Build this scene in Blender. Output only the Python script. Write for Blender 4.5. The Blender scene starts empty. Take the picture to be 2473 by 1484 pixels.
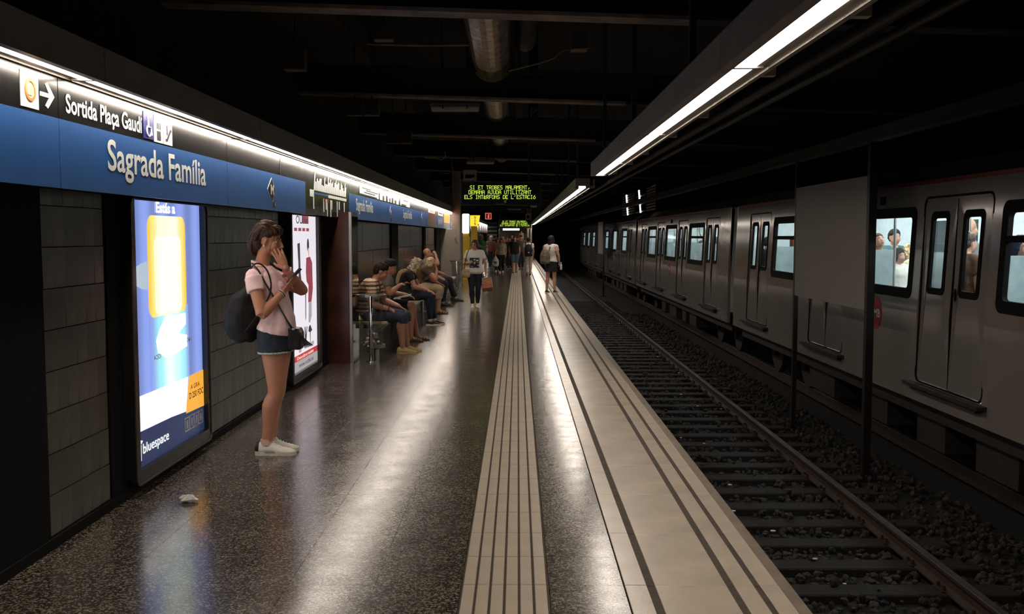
import bpy, bmesh, math, random
import numpy as np
from mathutils import Vector, Matrix, noise

random.seed(7)
# ------------------------------------------------------------------ camera, world, exposure
SC = bpy.context.scene
COL = SC.collection
FPX, IW, IH = 2400.0, 2473, 1484
HORIZON, VPX, EYE = 571.0, 1250.0, 1.60
cam = bpy.data.cameras.new('camera')
cam.sensor_fit = 'HORIZONTAL'; cam.sensor_width = 36.0
cam.lens = FPX / IW * 36.0
cam.clip_start = 0.05; cam.clip_end = 300
cam_o = bpy.data.objects.new('camera', cam); COL.objects.link(cam_o)
cam_o.location = (0, 0, EYE)
PITCH = math.atan((IH / 2 - HORIZON) / FPX); YAW = math.atan((VPX - IW / 2) / FPX)
cam_o.rotation_euler = (math.pi / 2 - PITCH, 0, YAW)
SC.camera = cam_o
world = bpy.data.worlds.new('world'); SC.world = world; world.use_nodes = True
world.node_tree.nodes['Background'].inputs[0].default_value = (0.0012, 0.0011, 0.001, 1)
world.node_tree.nodes['Background'].inputs[1].default_value = 1.0
SC.view_settings.view_transform = 'Standard'; SC.view_settings.look = 'None'
SC.view_settings.gamma = 1.0; SC.view_settings.use_curve_mapping = False
SC.view_settings.exposure = 0.0
SC.cycles.max_bounces = 6; SC.cycles.diffuse_bounces = 3; SC.cycles.glossy_bounces = 3; SC.cycles.transparent_max_bounces = 10
LAMP = 22.5          # radiance of the fluorescent diffusers
TRAIN_LAMP = 30.0     # radiance of the strip lamps inside the train
POSTER = 1.0         # brightness of the backlit posters

# ------------------------------------------------------------------ materials
MATS = {}
def srgb(r, g, b):
    f = lambda c: ((c / 255 + 0.055) / 1.055) ** 2.4 if c > 10 else c / 255 / 12.92
    return (f(r), f(g), f(b))
def mat(name, col=(.5, .5, .5), rough=.5, metal=0.0, var=.15, scale=8.0, bump=0.0, bscale=60.0, spec=.5, coat=0.0, emit=None, estr=0.0):
    """principled material whose colour is broken up by noise; optional bump"""
    if name in MATS: return MATS[name]
    m = bpy.data.materials.new(name); m.use_nodes = True
    nt = m.node_tree; b = nt.nodes['Principled BSDF']; L = nt.links.new
    tc = nt.nodes.new('ShaderNodeTexCoord')
    nz = nt.nodes.new('ShaderNodeTexNoise'); nz.inputs['Scale'].default_value = scale; nz.inputs['Detail'].default_value = 4
    L(tc.outputs['Object'], nz.inputs['Vector'])
    rp = nt.nodes.new('ShaderNodeValToRGB')
    rp.color_ramp.elements[0].position = .3; rp.color_ramp.elements[1].position = .7
    rp.color_ramp.elements[0].color = (*[c * (1 - var) for c in col], 1)
    rp.color_ramp.elements[1].color = (*[min(1, c * (1 + var)) for c in col], 1)
    L(nz.outputs['Fac'], rp.inputs['Fac']); L(rp.outputs['Color'], b.inputs['Base Color'])
    b.inputs['Roughness'].default_value = rough; b.inputs['Metallic'].default_value = metal
    b.inputs['Specular IOR Level'].default_value = spec; b.inputs['Coat Weight'].default_value = coat
    b.inputs['Coat Roughness'].default_value = .1
    if emit:
        b.inputs['Emission Color'].default_value = (*emit, 1); b.inputs['Emission Strength'].default_value = estr
    if bump:
        n2 = nt.nodes.new('ShaderNodeTexNoise'); n2.inputs['Scale'].default_value = bscale; n2.inputs['Detail'].default_value = 5
        L(tc.outputs['Object'], n2.inputs['Vector'])
        bp = nt.nodes.new('ShaderNodeBump'); bp.inputs['Strength'].default_value = bump; bp.inputs['Distance'].default_value = .02
        L(n2.outputs['Fac'], bp.inputs['Height']); L(bp.outputs['Normal'], b.inputs['Normal'])
    MATS[name] = m
    return m
def emis(name, col, s):
    """a surface that gives off light: lamp diffuser, lit print, display"""
    if name in MATS: return MATS[name]
    m = bpy.data.materials.new(name); m.use_nodes = True; nt = m.node_tree
    b = nt.nodes['Principled BSDF']; b.inputs['Base Color'].default_value = (*[min(1, c * .5) for c in col], 1)
    b.inputs['Roughness'].default_value = .25
    b.inputs['Emission Color'].default_value = (*col, 1); b.inputs['Emission Strength'].default_value = s
    MATS[name] = m; return m
def glass(name, tint=(1, 1, 1), refl=.08, rough=.02):
    if name in MATS: return MATS[name]
    m = bpy.data.materials.new(name); m.use_nodes = True; nt = m.node_tree
    for n in list(nt.nodes):
        if n.type != 'OUTPUT_MATERIAL': nt.nodes.remove(n)
    out = [n for n in nt.nodes if n.type == 'OUTPUT_MATERIAL'][0]
    t = nt.nodes.new('ShaderNodeBsdfTransparent'); t.inputs[0].default_value = (*tint, 1)
    g = nt.nodes.new('ShaderNodeBsdfGlossy'); g.inputs['Roughness'].default_value = rough
    lw = nt.nodes.new('ShaderNodeLayerWeight'); lw.inputs[0].default_value = .5
    pw_ = nt.nodes.new('ShaderNodeMath'); pw_.operation = 'POWER'; pw_.inputs[1].default_value = 4.0; nt.links.new(lw.outputs['Facing'], pw_.inputs[0])
    fr = nt.nodes.new('ShaderNodeMath'); fr.operation = 'MULTIPLY_ADD'; fr.inputs[1].default_value = .5; fr.inputs[2].default_value = refl * .5; nt.links.new(pw_.outputs[0], fr.inputs[0])
    mx = nt.nodes.new('ShaderNodeMixShader')
    nt.links.new(fr.outputs[0], mx.inputs[0]); nt.links.new(t.outputs[0], mx.inputs[1]); nt.links.new(g.outputs[0], mx.inputs[2])
    nt.links.new(mx.outputs[0], out.inputs[0]); MATS[name] = m; return m
def terrazzo():
    m = bpy.data.materials.new('dark_terrazzo'); m.use_nodes = True
    nt = m.node_tree; b = nt.nodes['Principled BSDF']; L = nt.links.new
    g = nt.nodes.new('ShaderNodeNewGeometry')
    def ramp(src, p0, c0, p1, c1):
        r = nt.nodes.new('ShaderNodeValToRGB'); r.color_ramp.elements[0].position = p0; r.color_ramp.elements[1].position = p1
        r.color_ramp.elements[0].color = (*c0, 1); r.color_ramp.elements[1].color = (*c1, 1); L(src, r.inputs[0]); return r.outputs[0]
    v = nt.nodes.new('ShaderNodeTexVoronoi'); v.inputs['Scale'].default_value = 115; L(g.outputs['Position'], v.inputs['Vector'])
    sep = nt.nodes.new('ShaderNodeSeparateColor'); L(v.outputs['Color'], sep.inputs[0])
    chip = ramp(sep.outputs[0], .42, (.022, .0178, .0145), 1.0, (.28, .23, .18))
    n = nt.nodes.new('ShaderNodeTexNoise'); n.inputs['Scale'].default_value = 2.2; n.inputs['Detail'].default_value = 6; L(g.outputs['Position'], n.inputs['Vector'])
    dirt = ramp(n.outputs['Fac'], .3, (.78, .77, .76), .7, (1.05, 1.04, 1.02))
    mu = nt.nodes.new('ShaderNodeMix'); mu.data_type = 'RGBA'; mu.blend_type = 'MULTIPLY'; mu.inputs[0].default_value = 1
    L(chip, mu.inputs[6]); L(dirt, mu.inputs[7]); L(mu.outputs[2], b.inputs['Base Color'])
    n2 = nt.nodes.new('ShaderNodeTexNoise'); n2.inputs['Scale'].default_value = 5; n2.inputs['Detail'].default_value = 8; L(g.outputs['Position'], n2.inputs['Vector'])
    rr = nt.nodes.new('ShaderNodeMapRange'); rr.inputs[1].default_value = .3; rr.inputs[2].default_value = .75; rr.inputs[3].default_value = .165; rr.inputs[4].default_value = .235
    L(n2.outputs['Fac'], rr.inputs[0]); L(rr.outputs[0], b.inputs['Roughness'])
    b.inputs['Specular IOR Level'].default_value = .7
    n3 = nt.nodes.new('ShaderNodeTexNoise'); n3.inputs['Scale'].default_value = 160; L(g.outputs['Position'], n3.inputs['Vector'])
    bp = nt.nodes.new('ShaderNodeBump'); bp.inputs['Strength'].default_value = .06; bp.inputs['Distance'].default_value = .003
    L(n3.outputs['Fac'], bp.inputs['Height']); L(bp.outputs[0], b.inputs['Normal'])
    MATS['dark_terrazzo'] = m; return m
def banded(name, cols, axis='Z', period=.1, rough=.8):
    """cloth or print with repeating bands along one object axis"""
    m = bpy.data.materials.new(name); m.use_nodes = True
    nt = m.node_tree; b = nt.nodes['Principled BSDF']; L = nt.links.new
    tc = nt.nodes.new('ShaderNodeTexCoord'); s = nt.nodes.new('ShaderNodeSeparateXYZ'); L(tc.outputs['Object'], s.inputs[0])
    d = nt.nodes.new('ShaderNodeMath'); d.operation = 'DIVIDE'; d.inputs[1].default_value = period; L(s.outputs[axis], d.inputs[0])
    f = nt.nodes.new('ShaderNodeMath'); f.operation = 'FRACT'; L(d.outputs[0], f.inputs[0])
    r = nt.nodes.new('ShaderNodeValToRGB'); r.color_ramp.interpolation = 'CONSTANT'
    while len(r.color_ramp.elements) < len(cols): r.color_ramp.elements.new(.5)
    p = 0
    for e, (c, wd) in zip(r.color_ramp.elements, cols):
        e.position = p; e.color = (*c, 1); p += wd
    L(f.outputs[0], r.inputs[0]); L(r.outputs[0], b.inputs['Base Color']); b.inputs['Roughness'].default_value = rough
    MATS[name] = m; return m

# ------------------------------------------------------------------ mesh helpers
class MB:
    def __init__(s): s.v = []; s.f = []; s.m = []
    def add(s, vs, fs, mi=0):
        o = len(s.v); s.v.extend([tuple(p) for p in vs]); s.f.extend([tuple(i + o for i in f) for f in fs]); s.m.extend([mi] * len(fs))
    def box(s, x0, x1, y0, y1, z0, z1, mi=0):
        s.add([(x0,y0,z0),(x1,y0,z0),(x1,y1,z0),(x0,y1,z0),(x0,y0,z1),(x1,y0,z1),(x1,y1,z1),(x0,y1,z1)],
              [(0,3,2,1),(4,5,6,7),(0,1,5,4),(1,2,6,5),(2,3,7,6),(3,0,4,7)], mi); return s
    def bbox(s, x0, x1, y0, y1, z0, z1, b=.002, mi=0):
        """box with a bevelled upper rim"""
        s.add([(x0,y0,z0),(x1,y0,z0),(x1,y1,z0),(x0,y1,z0),(x0,y0,z1-b),(x1,y0,z1-b),(x1,y1,z1-b),(x0,y1,z1-b),
               (x0+b,y0+b,z1),(x1-b,y0+b,z1),(x1-b,y1-b,z1),(x0+b,y1-b,z1)],
              [(0,3,2,1),(0,1,5,4),(1,2,6,5),(2,3,7,6),(3,0,4,7),(4,5,9,8),(5,6,10,9),(6,7,11,10),(7,4,8,11),(8,9,10,11)], mi); return s
    def rings(s, R, cap=True, mi=0, closed=True):
        n = len(R[0]); vs = [p for r in R for p in r]; fs = []
        for i in range(len(R) - 1):
            for j in range(n if closed else n - 1):
                k = (j + 1) % n; fs.append((i*n+j, i*n+k, (i+1)*n+k, (i+1)*n+j))
        if cap: fs += [tuple(range(n))[::-1], tuple(range((len(R)-1)*n, len(R)*n))]
        s.add(vs, fs, mi); return s
    def tube(s, pts, rad, n=10, mi=0, sm=0, flat=None, rnd=False):
        """tube through points with a radius each; sm = extra spline samples per span"""
        P = [Vector(p) for p in pts]; R = list(rad) if hasattr(rad, '__len__') else [rad] * len(P)
        if sm:
            Q = []; S = []
            for i in range(len(P) - 1):
                a, b, c, d = P[max(i-1, 0)], P[i], P[i+1], P[min(i+2, len(P)-1)]
                for k in range(sm):
                    t = k / sm
                    Q.append(.5*((2*b)+(c-a)*t+(2*a-5*b+4*c-d)*t*t+(3*b-a-3*c+d)*t**3)); S.append(R[i]+(R[i+1]-R[i])*t)
            P = Q + [P[-1]]; R = S + [R[-1]]
        if rnd:   # round ends
            d0 = (P[0]-P[1]).normalized(); d1 = (P[-1]-P[-2]).normalized()
            P = [P[0]+d0*R[0]*.9, P[0]+d0*R[0]*.6] + P + [P[-1]+d1*R[-1]*.6, P[-1]+d1*R[-1]*.9]
            R = [R[0]*.35, R[0]*.8] + R + [R[-1]*.8, R[-1]*.35]
        T = [(P[min(i+1, len(P)-1)] - P[max(i-1, 0)]).normalized() for i in range(len(P))]
        u = Vector(flat[0]) if flat else (Vector((0,0,1)) if abs(T[0].z) < .9 else Vector((1,0,0)))
        fa, fb = (flat[1], flat[2]) if flat else (1, 1)
        out = []
        for p, t, r in zip(P, T, R):
            u = (u - t * u.dot(t)); u = u.normalized() if u.length > 1e-6 else t.orthogonal().normalized()
            w = t.cross(u)
            out.append([p + (u * math.cos(a) * fa + w * math.sin(a) * fb) * r for a in [2*math.pi*k/n for k in range(n)]])
        return s.rings(out, True, mi)
    def ell(s, c, r, rot=None, n=14, mi=0):
        c = Vector(c); R = []
        for i in range(1, n // 2):
            th = math.pi * i / (n // 2)
            ring = [Vector((r[0]*math.sin(th)*math.cos(a), r[1]*math.sin(th)*math.sin(a), -r[2]*math.cos(th))) for a in [2*math.pi*k/n for k in range(n)]]
            R.append([(rot @ p if rot else p) + c for p in ring])
        bot = Vector((0, 0, -r[2])); top = Vector((0, 0, r[2]))
        if rot: bot = rot @ bot; top = rot @ top
        vs = [p for q in R for p in q] + [bot + c, top + c]; fs = []; m = len(R)
        for i in range(m - 1):
            for j in range(n): k = (j+1) % n; fs.append((i*n+j, i*n+k, (i+1)*n+k, (i+1)*n+j))
        for j in range(n): k = (j+1) % n; fs.append((m*n, k, j)); fs.append((m*n+1, (m-1)*n+j, (m-1)*n+k))
        s.add(vs, fs, mi); return s
    def poly(s, pts, ext, mi=0):
        """closed planar outline extruded by a vector"""
        P = [Vector(p) for p in pts]; e = Vector(ext); n = len(P)
        s.add(P + [p + e for p in P], [tuple(range(n))[::-1], tuple(range(n, 2*n))] + [(i, (i+1) % n, n+(i+1) % n, n+i) for i in range(n)], mi); return s
    def ring_plate(s, outer, inner, ext, mi=0):
        """plate with a hole: two outlines of equal count"""
        O = [Vector(p) for p in outer]; I = [Vector(p) for p in inner]; e = Vector(ext); n = len(O)
        vs = O + I + [p+e for p in O] + [p+e for p in I]; fs = []
        for i in range(n):
            k = (i+1) % n
            fs += [(i, n+i, n+k, k), (2*n+i, 2*n+k, 3*n+k, 3*n+i), (i, k, 2*n+k, 2*n+i), (n+i, 3*n+i, 3*n+k, n+k)]
        s.add(vs, fs, mi); return s
def rrect(y0, y1, z0, z1, r, n=5):
    """rounded rectangle outline as (a, b) pairs"""
    out = []
    for cx, cz, a0 in ((y1-r, z1-r, 0), (y0+r, z1-r, 90), (y0+r, z0+r, 180), (y1-r, z0+r, 270)):
        for k in range(n + 1):
            a = math.radians(a0 + 90*k/n); out.append((cx + r*math.cos(a), cz + r*math.sin(a)))
    return out
def link(name, me, parent=None):
    o = bpy.data.objects.new(name, me); COL.objects.link(o)
    if parent: o.parent = parent
    return o
def fix_normals(me):
    bm = bmesh.new(); bm.from_mesh(me); bmesh.ops.recalc_face_normals(bm, faces=bm.faces); bm.to_mesh(me); bm.free()
def make(name, mb, mats, parent=None, smooth=False, norm=True):
    """link a builder's shapes as ONE mesh object, coordinates local to the parent"""
    me = bpy.data.meshes.new(name)
    v = mb.v
    me.from_pydata([tuple(p) for p in v], [], mb.f)
    for m in (mats if isinstance(mats, (list, tuple)) else [mats]): me.materials.append(m)
    me.polygons.foreach_set('material_index', mb.m)
    if norm: fix_normals(me)
    if smooth: me.polygons.foreach_set('use_smooth', [True] * len(me.polygons))
    me.update()
    return link(name, me, parent)
def tag(o, label=None, cat=None, group=None, kind=None):
    if label: o['label'] = label
    if cat: o['category'] = cat
    if group: o['group'] = group
    if kind: o['kind'] = kind
    return o
def thing(name, label, cat, loc=(0, 0, 0), rot=0, group=None):
    o = bpy.data.objects.new(name, None); COL.objects.link(o); o.empty_display_size = .1
    o.location = loc; o.rotation_euler = (0, 0, rot); return tag(o, label, cat, group)
def struct(name, mb, mats, label=None, cat=None, **k):
    o = make(name, mb, mats, **k); return tag(o, label, cat, None, 'structure')
def child(name, mb, mats, parent, **k):
    """a part whose shapes are given in world coordinates under an unrotated parent that may itself be a part"""
    off = Vector((0, 0, 0)); p = parent
    while p is not None: off += p.location; p = p.parent
    m2 = MB(); m2.f = mb.f; m2.m = mb.m; m2.v = [(a[0]-off.x, a[1]-off.y, a[2]-off.z) for a in mb.v]
    return make(name, m2, mats, parent, **k)
_txt = {}
def text_data(body, bold):
    k = (body, bold)
    if k not in _txt:
        c = bpy.data.curves.new('txt', 'FONT'); c.body = body; c.offset = bold; c.resolution_u = 4; c.fill_mode = 'FRONT' if hasattr(c, 'fill_mode') else c.fill_mode
        o = bpy.data.objects.new('txt', c); COL.objects.link(o)
        bpy.context.view_layer.update()
        me = o.to_mesh(); V = np.array([v.co[:] for v in me.vertices]).reshape(-1, 3); Fs = [tuple(p.vertices) for p in me.polygons]
        o.to_mesh_clear(); bpy.data.objects.remove(o); bpy.data.curves.remove(c)
        _txt[k] = (V, Fs)
    return _txt[k]
def lettering(name, body, origin, right, up, width, height, m, parent, bold=.0, lift=.003, ymin=None):
    """flat letters: origin = lower left of the text box, fitted to width x height"""
    V, Fs = text_data(body, bold)
    lo, hi = V.min(0), V.max(0); o = Vector(origin); r = Vector(right); u = Vector(up); n = r.cross(u)
    sx = width / (hi[0]-lo[0]); sy = height / (hi[1]-lo[1])
    iv = sorted((min(V[i][0] for i in f), max(V[i][0] for i in f), k) for k, f in enumerate(Fs))
    words = []; end = -1e9
    for x0, x1, k in iv:                       # one part per word
        if x0 - end > .15: words.append([])
        words[-1].append(k); end = max(end, x1)
    obs = []
    for w in words:
        mb = MB(); ids = sorted({i for k in w for i in Fs[k]}); mp = {j: q for q, j in enumerate(ids)}
        mb.add([o + r*float((V[j][0]-lo[0])*sx) + u*float((V[j][1]-lo[1])*sy) + n*lift for j in ids], [tuple(mp[i] for i in Fs[k]) for k in w])
        obs.append(child(name, mb, m, parent, norm=False))
    return obs[0]
def ygrad(name, stops, y0, y1, strength):
    """lit print whose colour runs across the sheet along Y"""
    m = bpy.data.materials.new(name); m.use_nodes = True; nt = m.node_tree; b = nt.nodes['Principled BSDF']; L = nt.links.new
    g = nt.nodes.new('ShaderNodeNewGeometry'); s = nt.nodes.new('ShaderNodeSeparateXYZ'); L(g.outputs['Position'], s.inputs[0])
    r = nt.nodes.new('ShaderNodeMapRange'); r.inputs[1].default_value = y0; r.inputs[2].default_value = y1; L(s.outputs['Y'], r.inputs[0])
    c = nt.nodes.new('ShaderNodeValToRGB'); c.color_ramp.interpolation = 'EASE'
    while len(c.color_ramp.elements) < len(stops): c.color_ramp.elements.new(.5)
    for e, (p, q) in zip(c.color_ramp.elements, stops): e.position = p; e.color = (*srgb(*q), 1)
    L(r.outputs[0], c.inputs[0]); L(c.outputs[0], b.inputs['Emission Color']); b.inputs['Emission Strength'].default_value = strength
    b.inputs['Base Color'].default_value = (.05, .06, .1, 1); b.inputs['Roughness'].default_value = .25; MATS[name] = m; return m
def circle(cx, cz, r, n=24, rz=None):
    return [(cx + r*math.cos(2*math.pi*k/n), cz + (rz or r)*math.sin(2*math.pi*k/n)) for k in range(n)]
# ------------------------------------------------------------------ materials of the place
terrazzo()
M_grout = mat('dark_grout', (.032, .026, .021), .7)
M_white = mat('cream_paving', srgb(192, 178, 160), .26, var=.09, scale=3.5, bump=.05, bscale=90, spec=.5)
M_bar = mat('cream_tactile_bar', srgb(180, 166, 146), .42, var=.07, scale=5, bump=.06, bscale=120)
M_groove = mat('groove_filler', srgb(66, 52, 40), .75, var=.25, scale=14)
M_nose = mat('platform_nosing', srgb(120, 104, 88), .5, var=.2)
M_conc = mat('dark_concrete', (.05, .045, .04), .85, var=.3, bump=.2)
M_black = mat('black_paint', (.007, .0065, .006), .85, var=.2, spec=.15)
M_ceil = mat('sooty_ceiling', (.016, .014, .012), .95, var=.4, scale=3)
M_beam = mat('dusty_lit_steel', (.20, .155, .12), .8, var=.35, scale=6)  # dusty steel, lightened so lower flanges look lit from below
M_tile = mat('grey_green_wall_tile', srgb(84, 82, 72), .28, var=.22, scale=9, bump=.03)
M_wgrout = mat('wall_grout', (.02, .019, .017), .9)
M_brown = mat('brown_enamel', srgb(70, 38, 28), .22, var=.35, scale=5, spec=.6)
M_panel = mat('bronze_wall_panel', srgb(86, 68, 56), .22, metal=.55, var=.25, scale=4)
M_steel = mat('brushed_steel', (.45, .43, .4), .3, metal=.9, var=.15)
M_chrome = mat('polished_steel', (.6, .58, .55), .15, metal=1.0, var=.05)
M_dsteel = mat('dark_steel', (.06, .055, .05), .45, metal=.6, var=.2)
M_fix = mat('fixture_enamel', (.26, .225, .20), .5, var=.12, scale=5)
M_trim = mat('fixture_alloy_trim', (.4, .36, .31), .35, metal=.7)
M_lamp = emis('lamp_diffuser', (1.0, .885, .765), LAMP)
M_signblk = mat('black_sign_enamel', (.007, .0065, .006), .2, var=.1, spec=.3)
M_signblue = mat('blue_sign_enamel', srgb(38, 92, 158), .3, var=.06, scale=2, spec=.5)
M_letter = mat('white_lettering', srgb(235, 238, 232), .5, var=.03)
M_navy = mat('navy_print', srgb(32, 32, 110), .4, var=.05)
M_red = mat('red_print', srgb(190, 40, 40), .4, var=.06)
M_orange = mat('orange_print', srgb(226, 120, 50), .4, var=.06)
M_ink = mat('black_print', (.012, .012, .014), .5)
M_grey = mat('light_grey_paint', srgb(170, 160, 150), .55, var=.12, scale=4)

WX, SX = -2.40, -2.23      # faces of the left wall and of the sign band
Y0, Y1 = -3.0, 84.0
# ------------------------------------------------------------------ floor
b = MB(); b.box(-2.75, 1.215, Y0, Y1, -1.25, -.012)
floor = struct('floor', b, M_grout)
COLS = [(-2.40, -2.255), (-2.255, -1.855), (-1.855, -1.455), (-1.455, -1.055), (-1.055, -.655), (-.655, -.259), (.145, .486)]
ROW0 = 3.66; G = .0006
def tile_mesh(w, l):
    b = MB(); b.bbox(-w/2+G, w/2-G, -l/2+G, l/2-G, -.03, 0, .0006); me = bpy.data.meshes.new('floor_tile')
    me.from_pydata(b.v, [], b.f); me.materials.append(MATS['dark_terrazzo']); return me
tm = {}
rest = MB(); n = 0
for r in range(-17, 202):
    yc = ROW0 + .4*r + .2
    for c, (x0, x1) in enumerate(COLS):
        w = round(x1-x0, 3)
        if 0 <= r and n < 300:
            if w not in tm: tm[w] = tile_mesh(w, .4)
            o = link('floor_tile', tm[w], floor); o.location = ((x0+x1)/2, yc, 0); n += 1
        else: rest.bbox(x0+G, x1-G, yc-.2+G, yc+.2-G, -.03, 0, .0006)
tag(make('floor_tile_field', rest, MATS['dark_terrazzo'], floor), kind='stuff')
# tactile guiding strip: rows of six cream bars in square slabs
SW = .392; bw = SW/6
bb = MB(); bb.bbox(-bw/2+.0055, bw/2-.0055, -.2+.0035, .2-.0035, -.03, .004, .003)
bm_ = bpy.data.meshes.new('tactile_bar'); bm_.from_pydata(bb.v, [], bb.f); bm_.materials.append(M_bar)
rest = MB(); n = 0
for r in range(-17, 202):
    yc = ROW0 + .4*r + .2
    for c in range(6):
        xc = -.254 + bw*(c+.5)
        if 0 <= r and n < 300:
            o = link('tactile_bar', bm_, floor); o.location = (xc, yc, 0); n += 1
        else: rest.bbox(xc-bw/2+.0055, xc+bw/2-.0055, yc-.2+.0035, yc+.2-.0035, -.03, .004, .003)
tag(make('tactile_bar_field', rest, M_bar, floor), kind='stuff')
b = MB(); b.box(-.257, .143, Y0, Y1, -.011, -.004); make('tactile_bed', b, M_groove, floor)
# cream edge slabs, 80 cm long, three grooves each
sl = MB()
for x0, x1 in ((.492, .592), (.630, .958), (.994, 1.082), (1.112, 1.196)): sl.bbox(x0, x1, -.4+.003, .4-.003, -.03, .003, .002)
for x0, x1 in ((.592, .630), (.958, .994), (1.082, 1.112)): sl.box(x0, x1, -.4+.003, .4-.003, -.03, -.003, 1)
slm = bpy.data.meshes.new('edge_slab'); slm.from_pydata(sl.v, [], sl.f); slm.materials.append(M_white); slm.materials.append(M_groove)
slm.polygons.foreach_set('material_index', sl.m)
for r in range(-8, 100):
    o = link('edge_slab', slm, floor); o.location = (0, ROW0+.8*r+.4, 0)
b = MB(); b.box(1.20, 1.257, Y0, Y1, -.09, -.004); make('edge_nosing', b, M_nose, floor)

# ------------------------------------------------------------------ left wall
b = MB(); b.box(-2.75, WX, Y0, Y1, 0, 2.5)
wall_left = struct('wall_left', b, M_wgrout)
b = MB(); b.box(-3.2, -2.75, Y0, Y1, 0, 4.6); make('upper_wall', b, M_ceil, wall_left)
tw, th = .122, .212
tme = MB(); tme.box(0, .012, .002, tw-.002, .002, th-.002)
def wtiles(y0, y1):
    nc = max(1, round((y1-y0)/tw)); w = (y1-y0)/nc
    me = []
    for k in range(3):
        t = MB(); e = .0015 + .002*k
        t.add([(0,.0007,.0015),(0,w-.0007,.0015),(0,w-.0007,th-.0015),(0,.0007,th-.0015),(.010+e*.6,.0015,.003),(.012,w-.0015,.003),(.012+e*.4,w-.0015,th-.003),(.011,.0015,th-.003)],
              [(0,1,2,3),(4,5,6,7),(0,1,5,4),(1,2,6,5),(2,3,7,6),(3,0,4,7)])
        m = bpy.data.meshes.new('wall_tile'); m.from_pydata(t.v, [], t.f); m.materials.append(M_tile if k else mat('grey_green_wall_tile_dark', srgb(72, 71, 63), .3, var=.2, scale=9)); fix_normals(m); me.append(m)
    for i in range(nc):
        for j in range(9):
            o = link('wall_tile', random.choice(me), wall_left); o.location = (WX, y0+i*w, .06+j*th)
wtiles(4.98, 5.72); wtiles(7.47, 9.93)
def pil(y0, y1, m=M_black, d=.02, z1=2.4):
    b = MB(); b.bbox(WX-.1, WX+d, y0, y1, 0, z1, .004); return make('pilaster', b, m, wall_left)
for a in ((2.6, 4.95), (5.74, 6.0), (7.40, 7.45), (9.95, 10.2), (11.66, 12.38)): pil(*a)
# bronze panels behind the benches
pw, ph = 1.12, .455
for i in range(15):
    for j in range(4):
        y0 = 13.02+i*pw; b = MB(); b.box(WX-.02, WX+.018+.002*((i+j) % 2), y0+.006, y0+pw-.006, .01+j*ph, .01+(j+1)*ph-.008)
        make('wall_panel', b, M_panel, wall_left)
for a in ((18.6, 19.6), (24.9, 25.5), (28.6, 29.4)): pil(a[0], a[1], M_black, .05)
b = MB(); b.box(WX-.05, WX+.03, Y0, 12.38, 0, .055); tag(make('baseboard_left', b, M_black), kind='structure')
for i in range(8):
    y0 = 37+i*4; b = MB(); b.box(WX-.02, WX+.02, y0+.01, y0+3.99, .02, 1.82); make('wall_panel', b, mat('pale_panel', srgb(120, 110, 100), .4, var=.15), wall_left)
# projecting pier with a glazed side
b = MB(); b.box(WX-.05, -2.095, 12.40, 13.0, 0, 1.90)
pier = struct('wall_pier', b, M_brown)
b = MB(); b.box(-2.10, -2.083, 12.44, 12.99, .03, 1.85); make('pier_glazing', b, mat('green_glass_face', (.035, .05, .025), .06, spec=.9, var=.5, scale=7), pier)
b = MB(); b.box(-2.10, -2.07, 12.385, 12.44, 0, 1.9); make('pier_corner_trim', b, M_steel, pier)
# light column at the far end of the benches
b = MB(); b.bbox(-2.45, -1.80, 31.0, 31.7, 0, 1.83, .01); b.box(-2.04, -1.80, 31.0, 31.7, 1.83, 4.2)
tag(make('wall_column', b, mat('pale_column', srgb(150, 140, 130), .4, var=.12)), kind='structure')
g = MB()
for k in range(4): g.tube([(-1.93+.03*math.cos(t*.9+k)+k*.012, 30.995, 1.52-.05*k+.035*math.sin(t*1.1)) for t in range(7)], .004, 5)
make('graffiti_scrawl', g, M_ink, bpy.data.objects['wall_column'])

# ------------------------------------------------------------------ ceiling and beams
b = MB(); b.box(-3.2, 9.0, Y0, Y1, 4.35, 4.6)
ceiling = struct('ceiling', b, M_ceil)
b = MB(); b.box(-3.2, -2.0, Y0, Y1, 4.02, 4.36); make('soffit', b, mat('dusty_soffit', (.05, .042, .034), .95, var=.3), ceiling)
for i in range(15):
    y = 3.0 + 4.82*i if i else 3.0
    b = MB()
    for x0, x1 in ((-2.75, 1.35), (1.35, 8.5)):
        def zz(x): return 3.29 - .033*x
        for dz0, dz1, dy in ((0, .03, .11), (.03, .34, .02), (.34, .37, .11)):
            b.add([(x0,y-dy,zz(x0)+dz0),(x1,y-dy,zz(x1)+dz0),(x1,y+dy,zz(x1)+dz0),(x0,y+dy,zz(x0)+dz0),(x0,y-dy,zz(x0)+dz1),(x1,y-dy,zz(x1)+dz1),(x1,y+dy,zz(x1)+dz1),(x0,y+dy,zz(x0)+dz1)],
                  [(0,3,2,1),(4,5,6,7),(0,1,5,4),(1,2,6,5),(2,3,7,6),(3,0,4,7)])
    b.m = [0]*6 + [1]*30; make('beam', b, [M_beam, M_ceil], ceiling)  # lit look painted on the lower platform flange, shade on web and track span
# right and end walls
b = MB(); b.box(9.0, 9.3, Y0, Y1+6, -1.3, 4.6); struct('wall_right', b, M_ceil)
b = MB(); b.box(-3.2, 9.3, Y1, Y1+.3, -1.3, 4.6); struct('wall_back', b, M_ceil)

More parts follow.
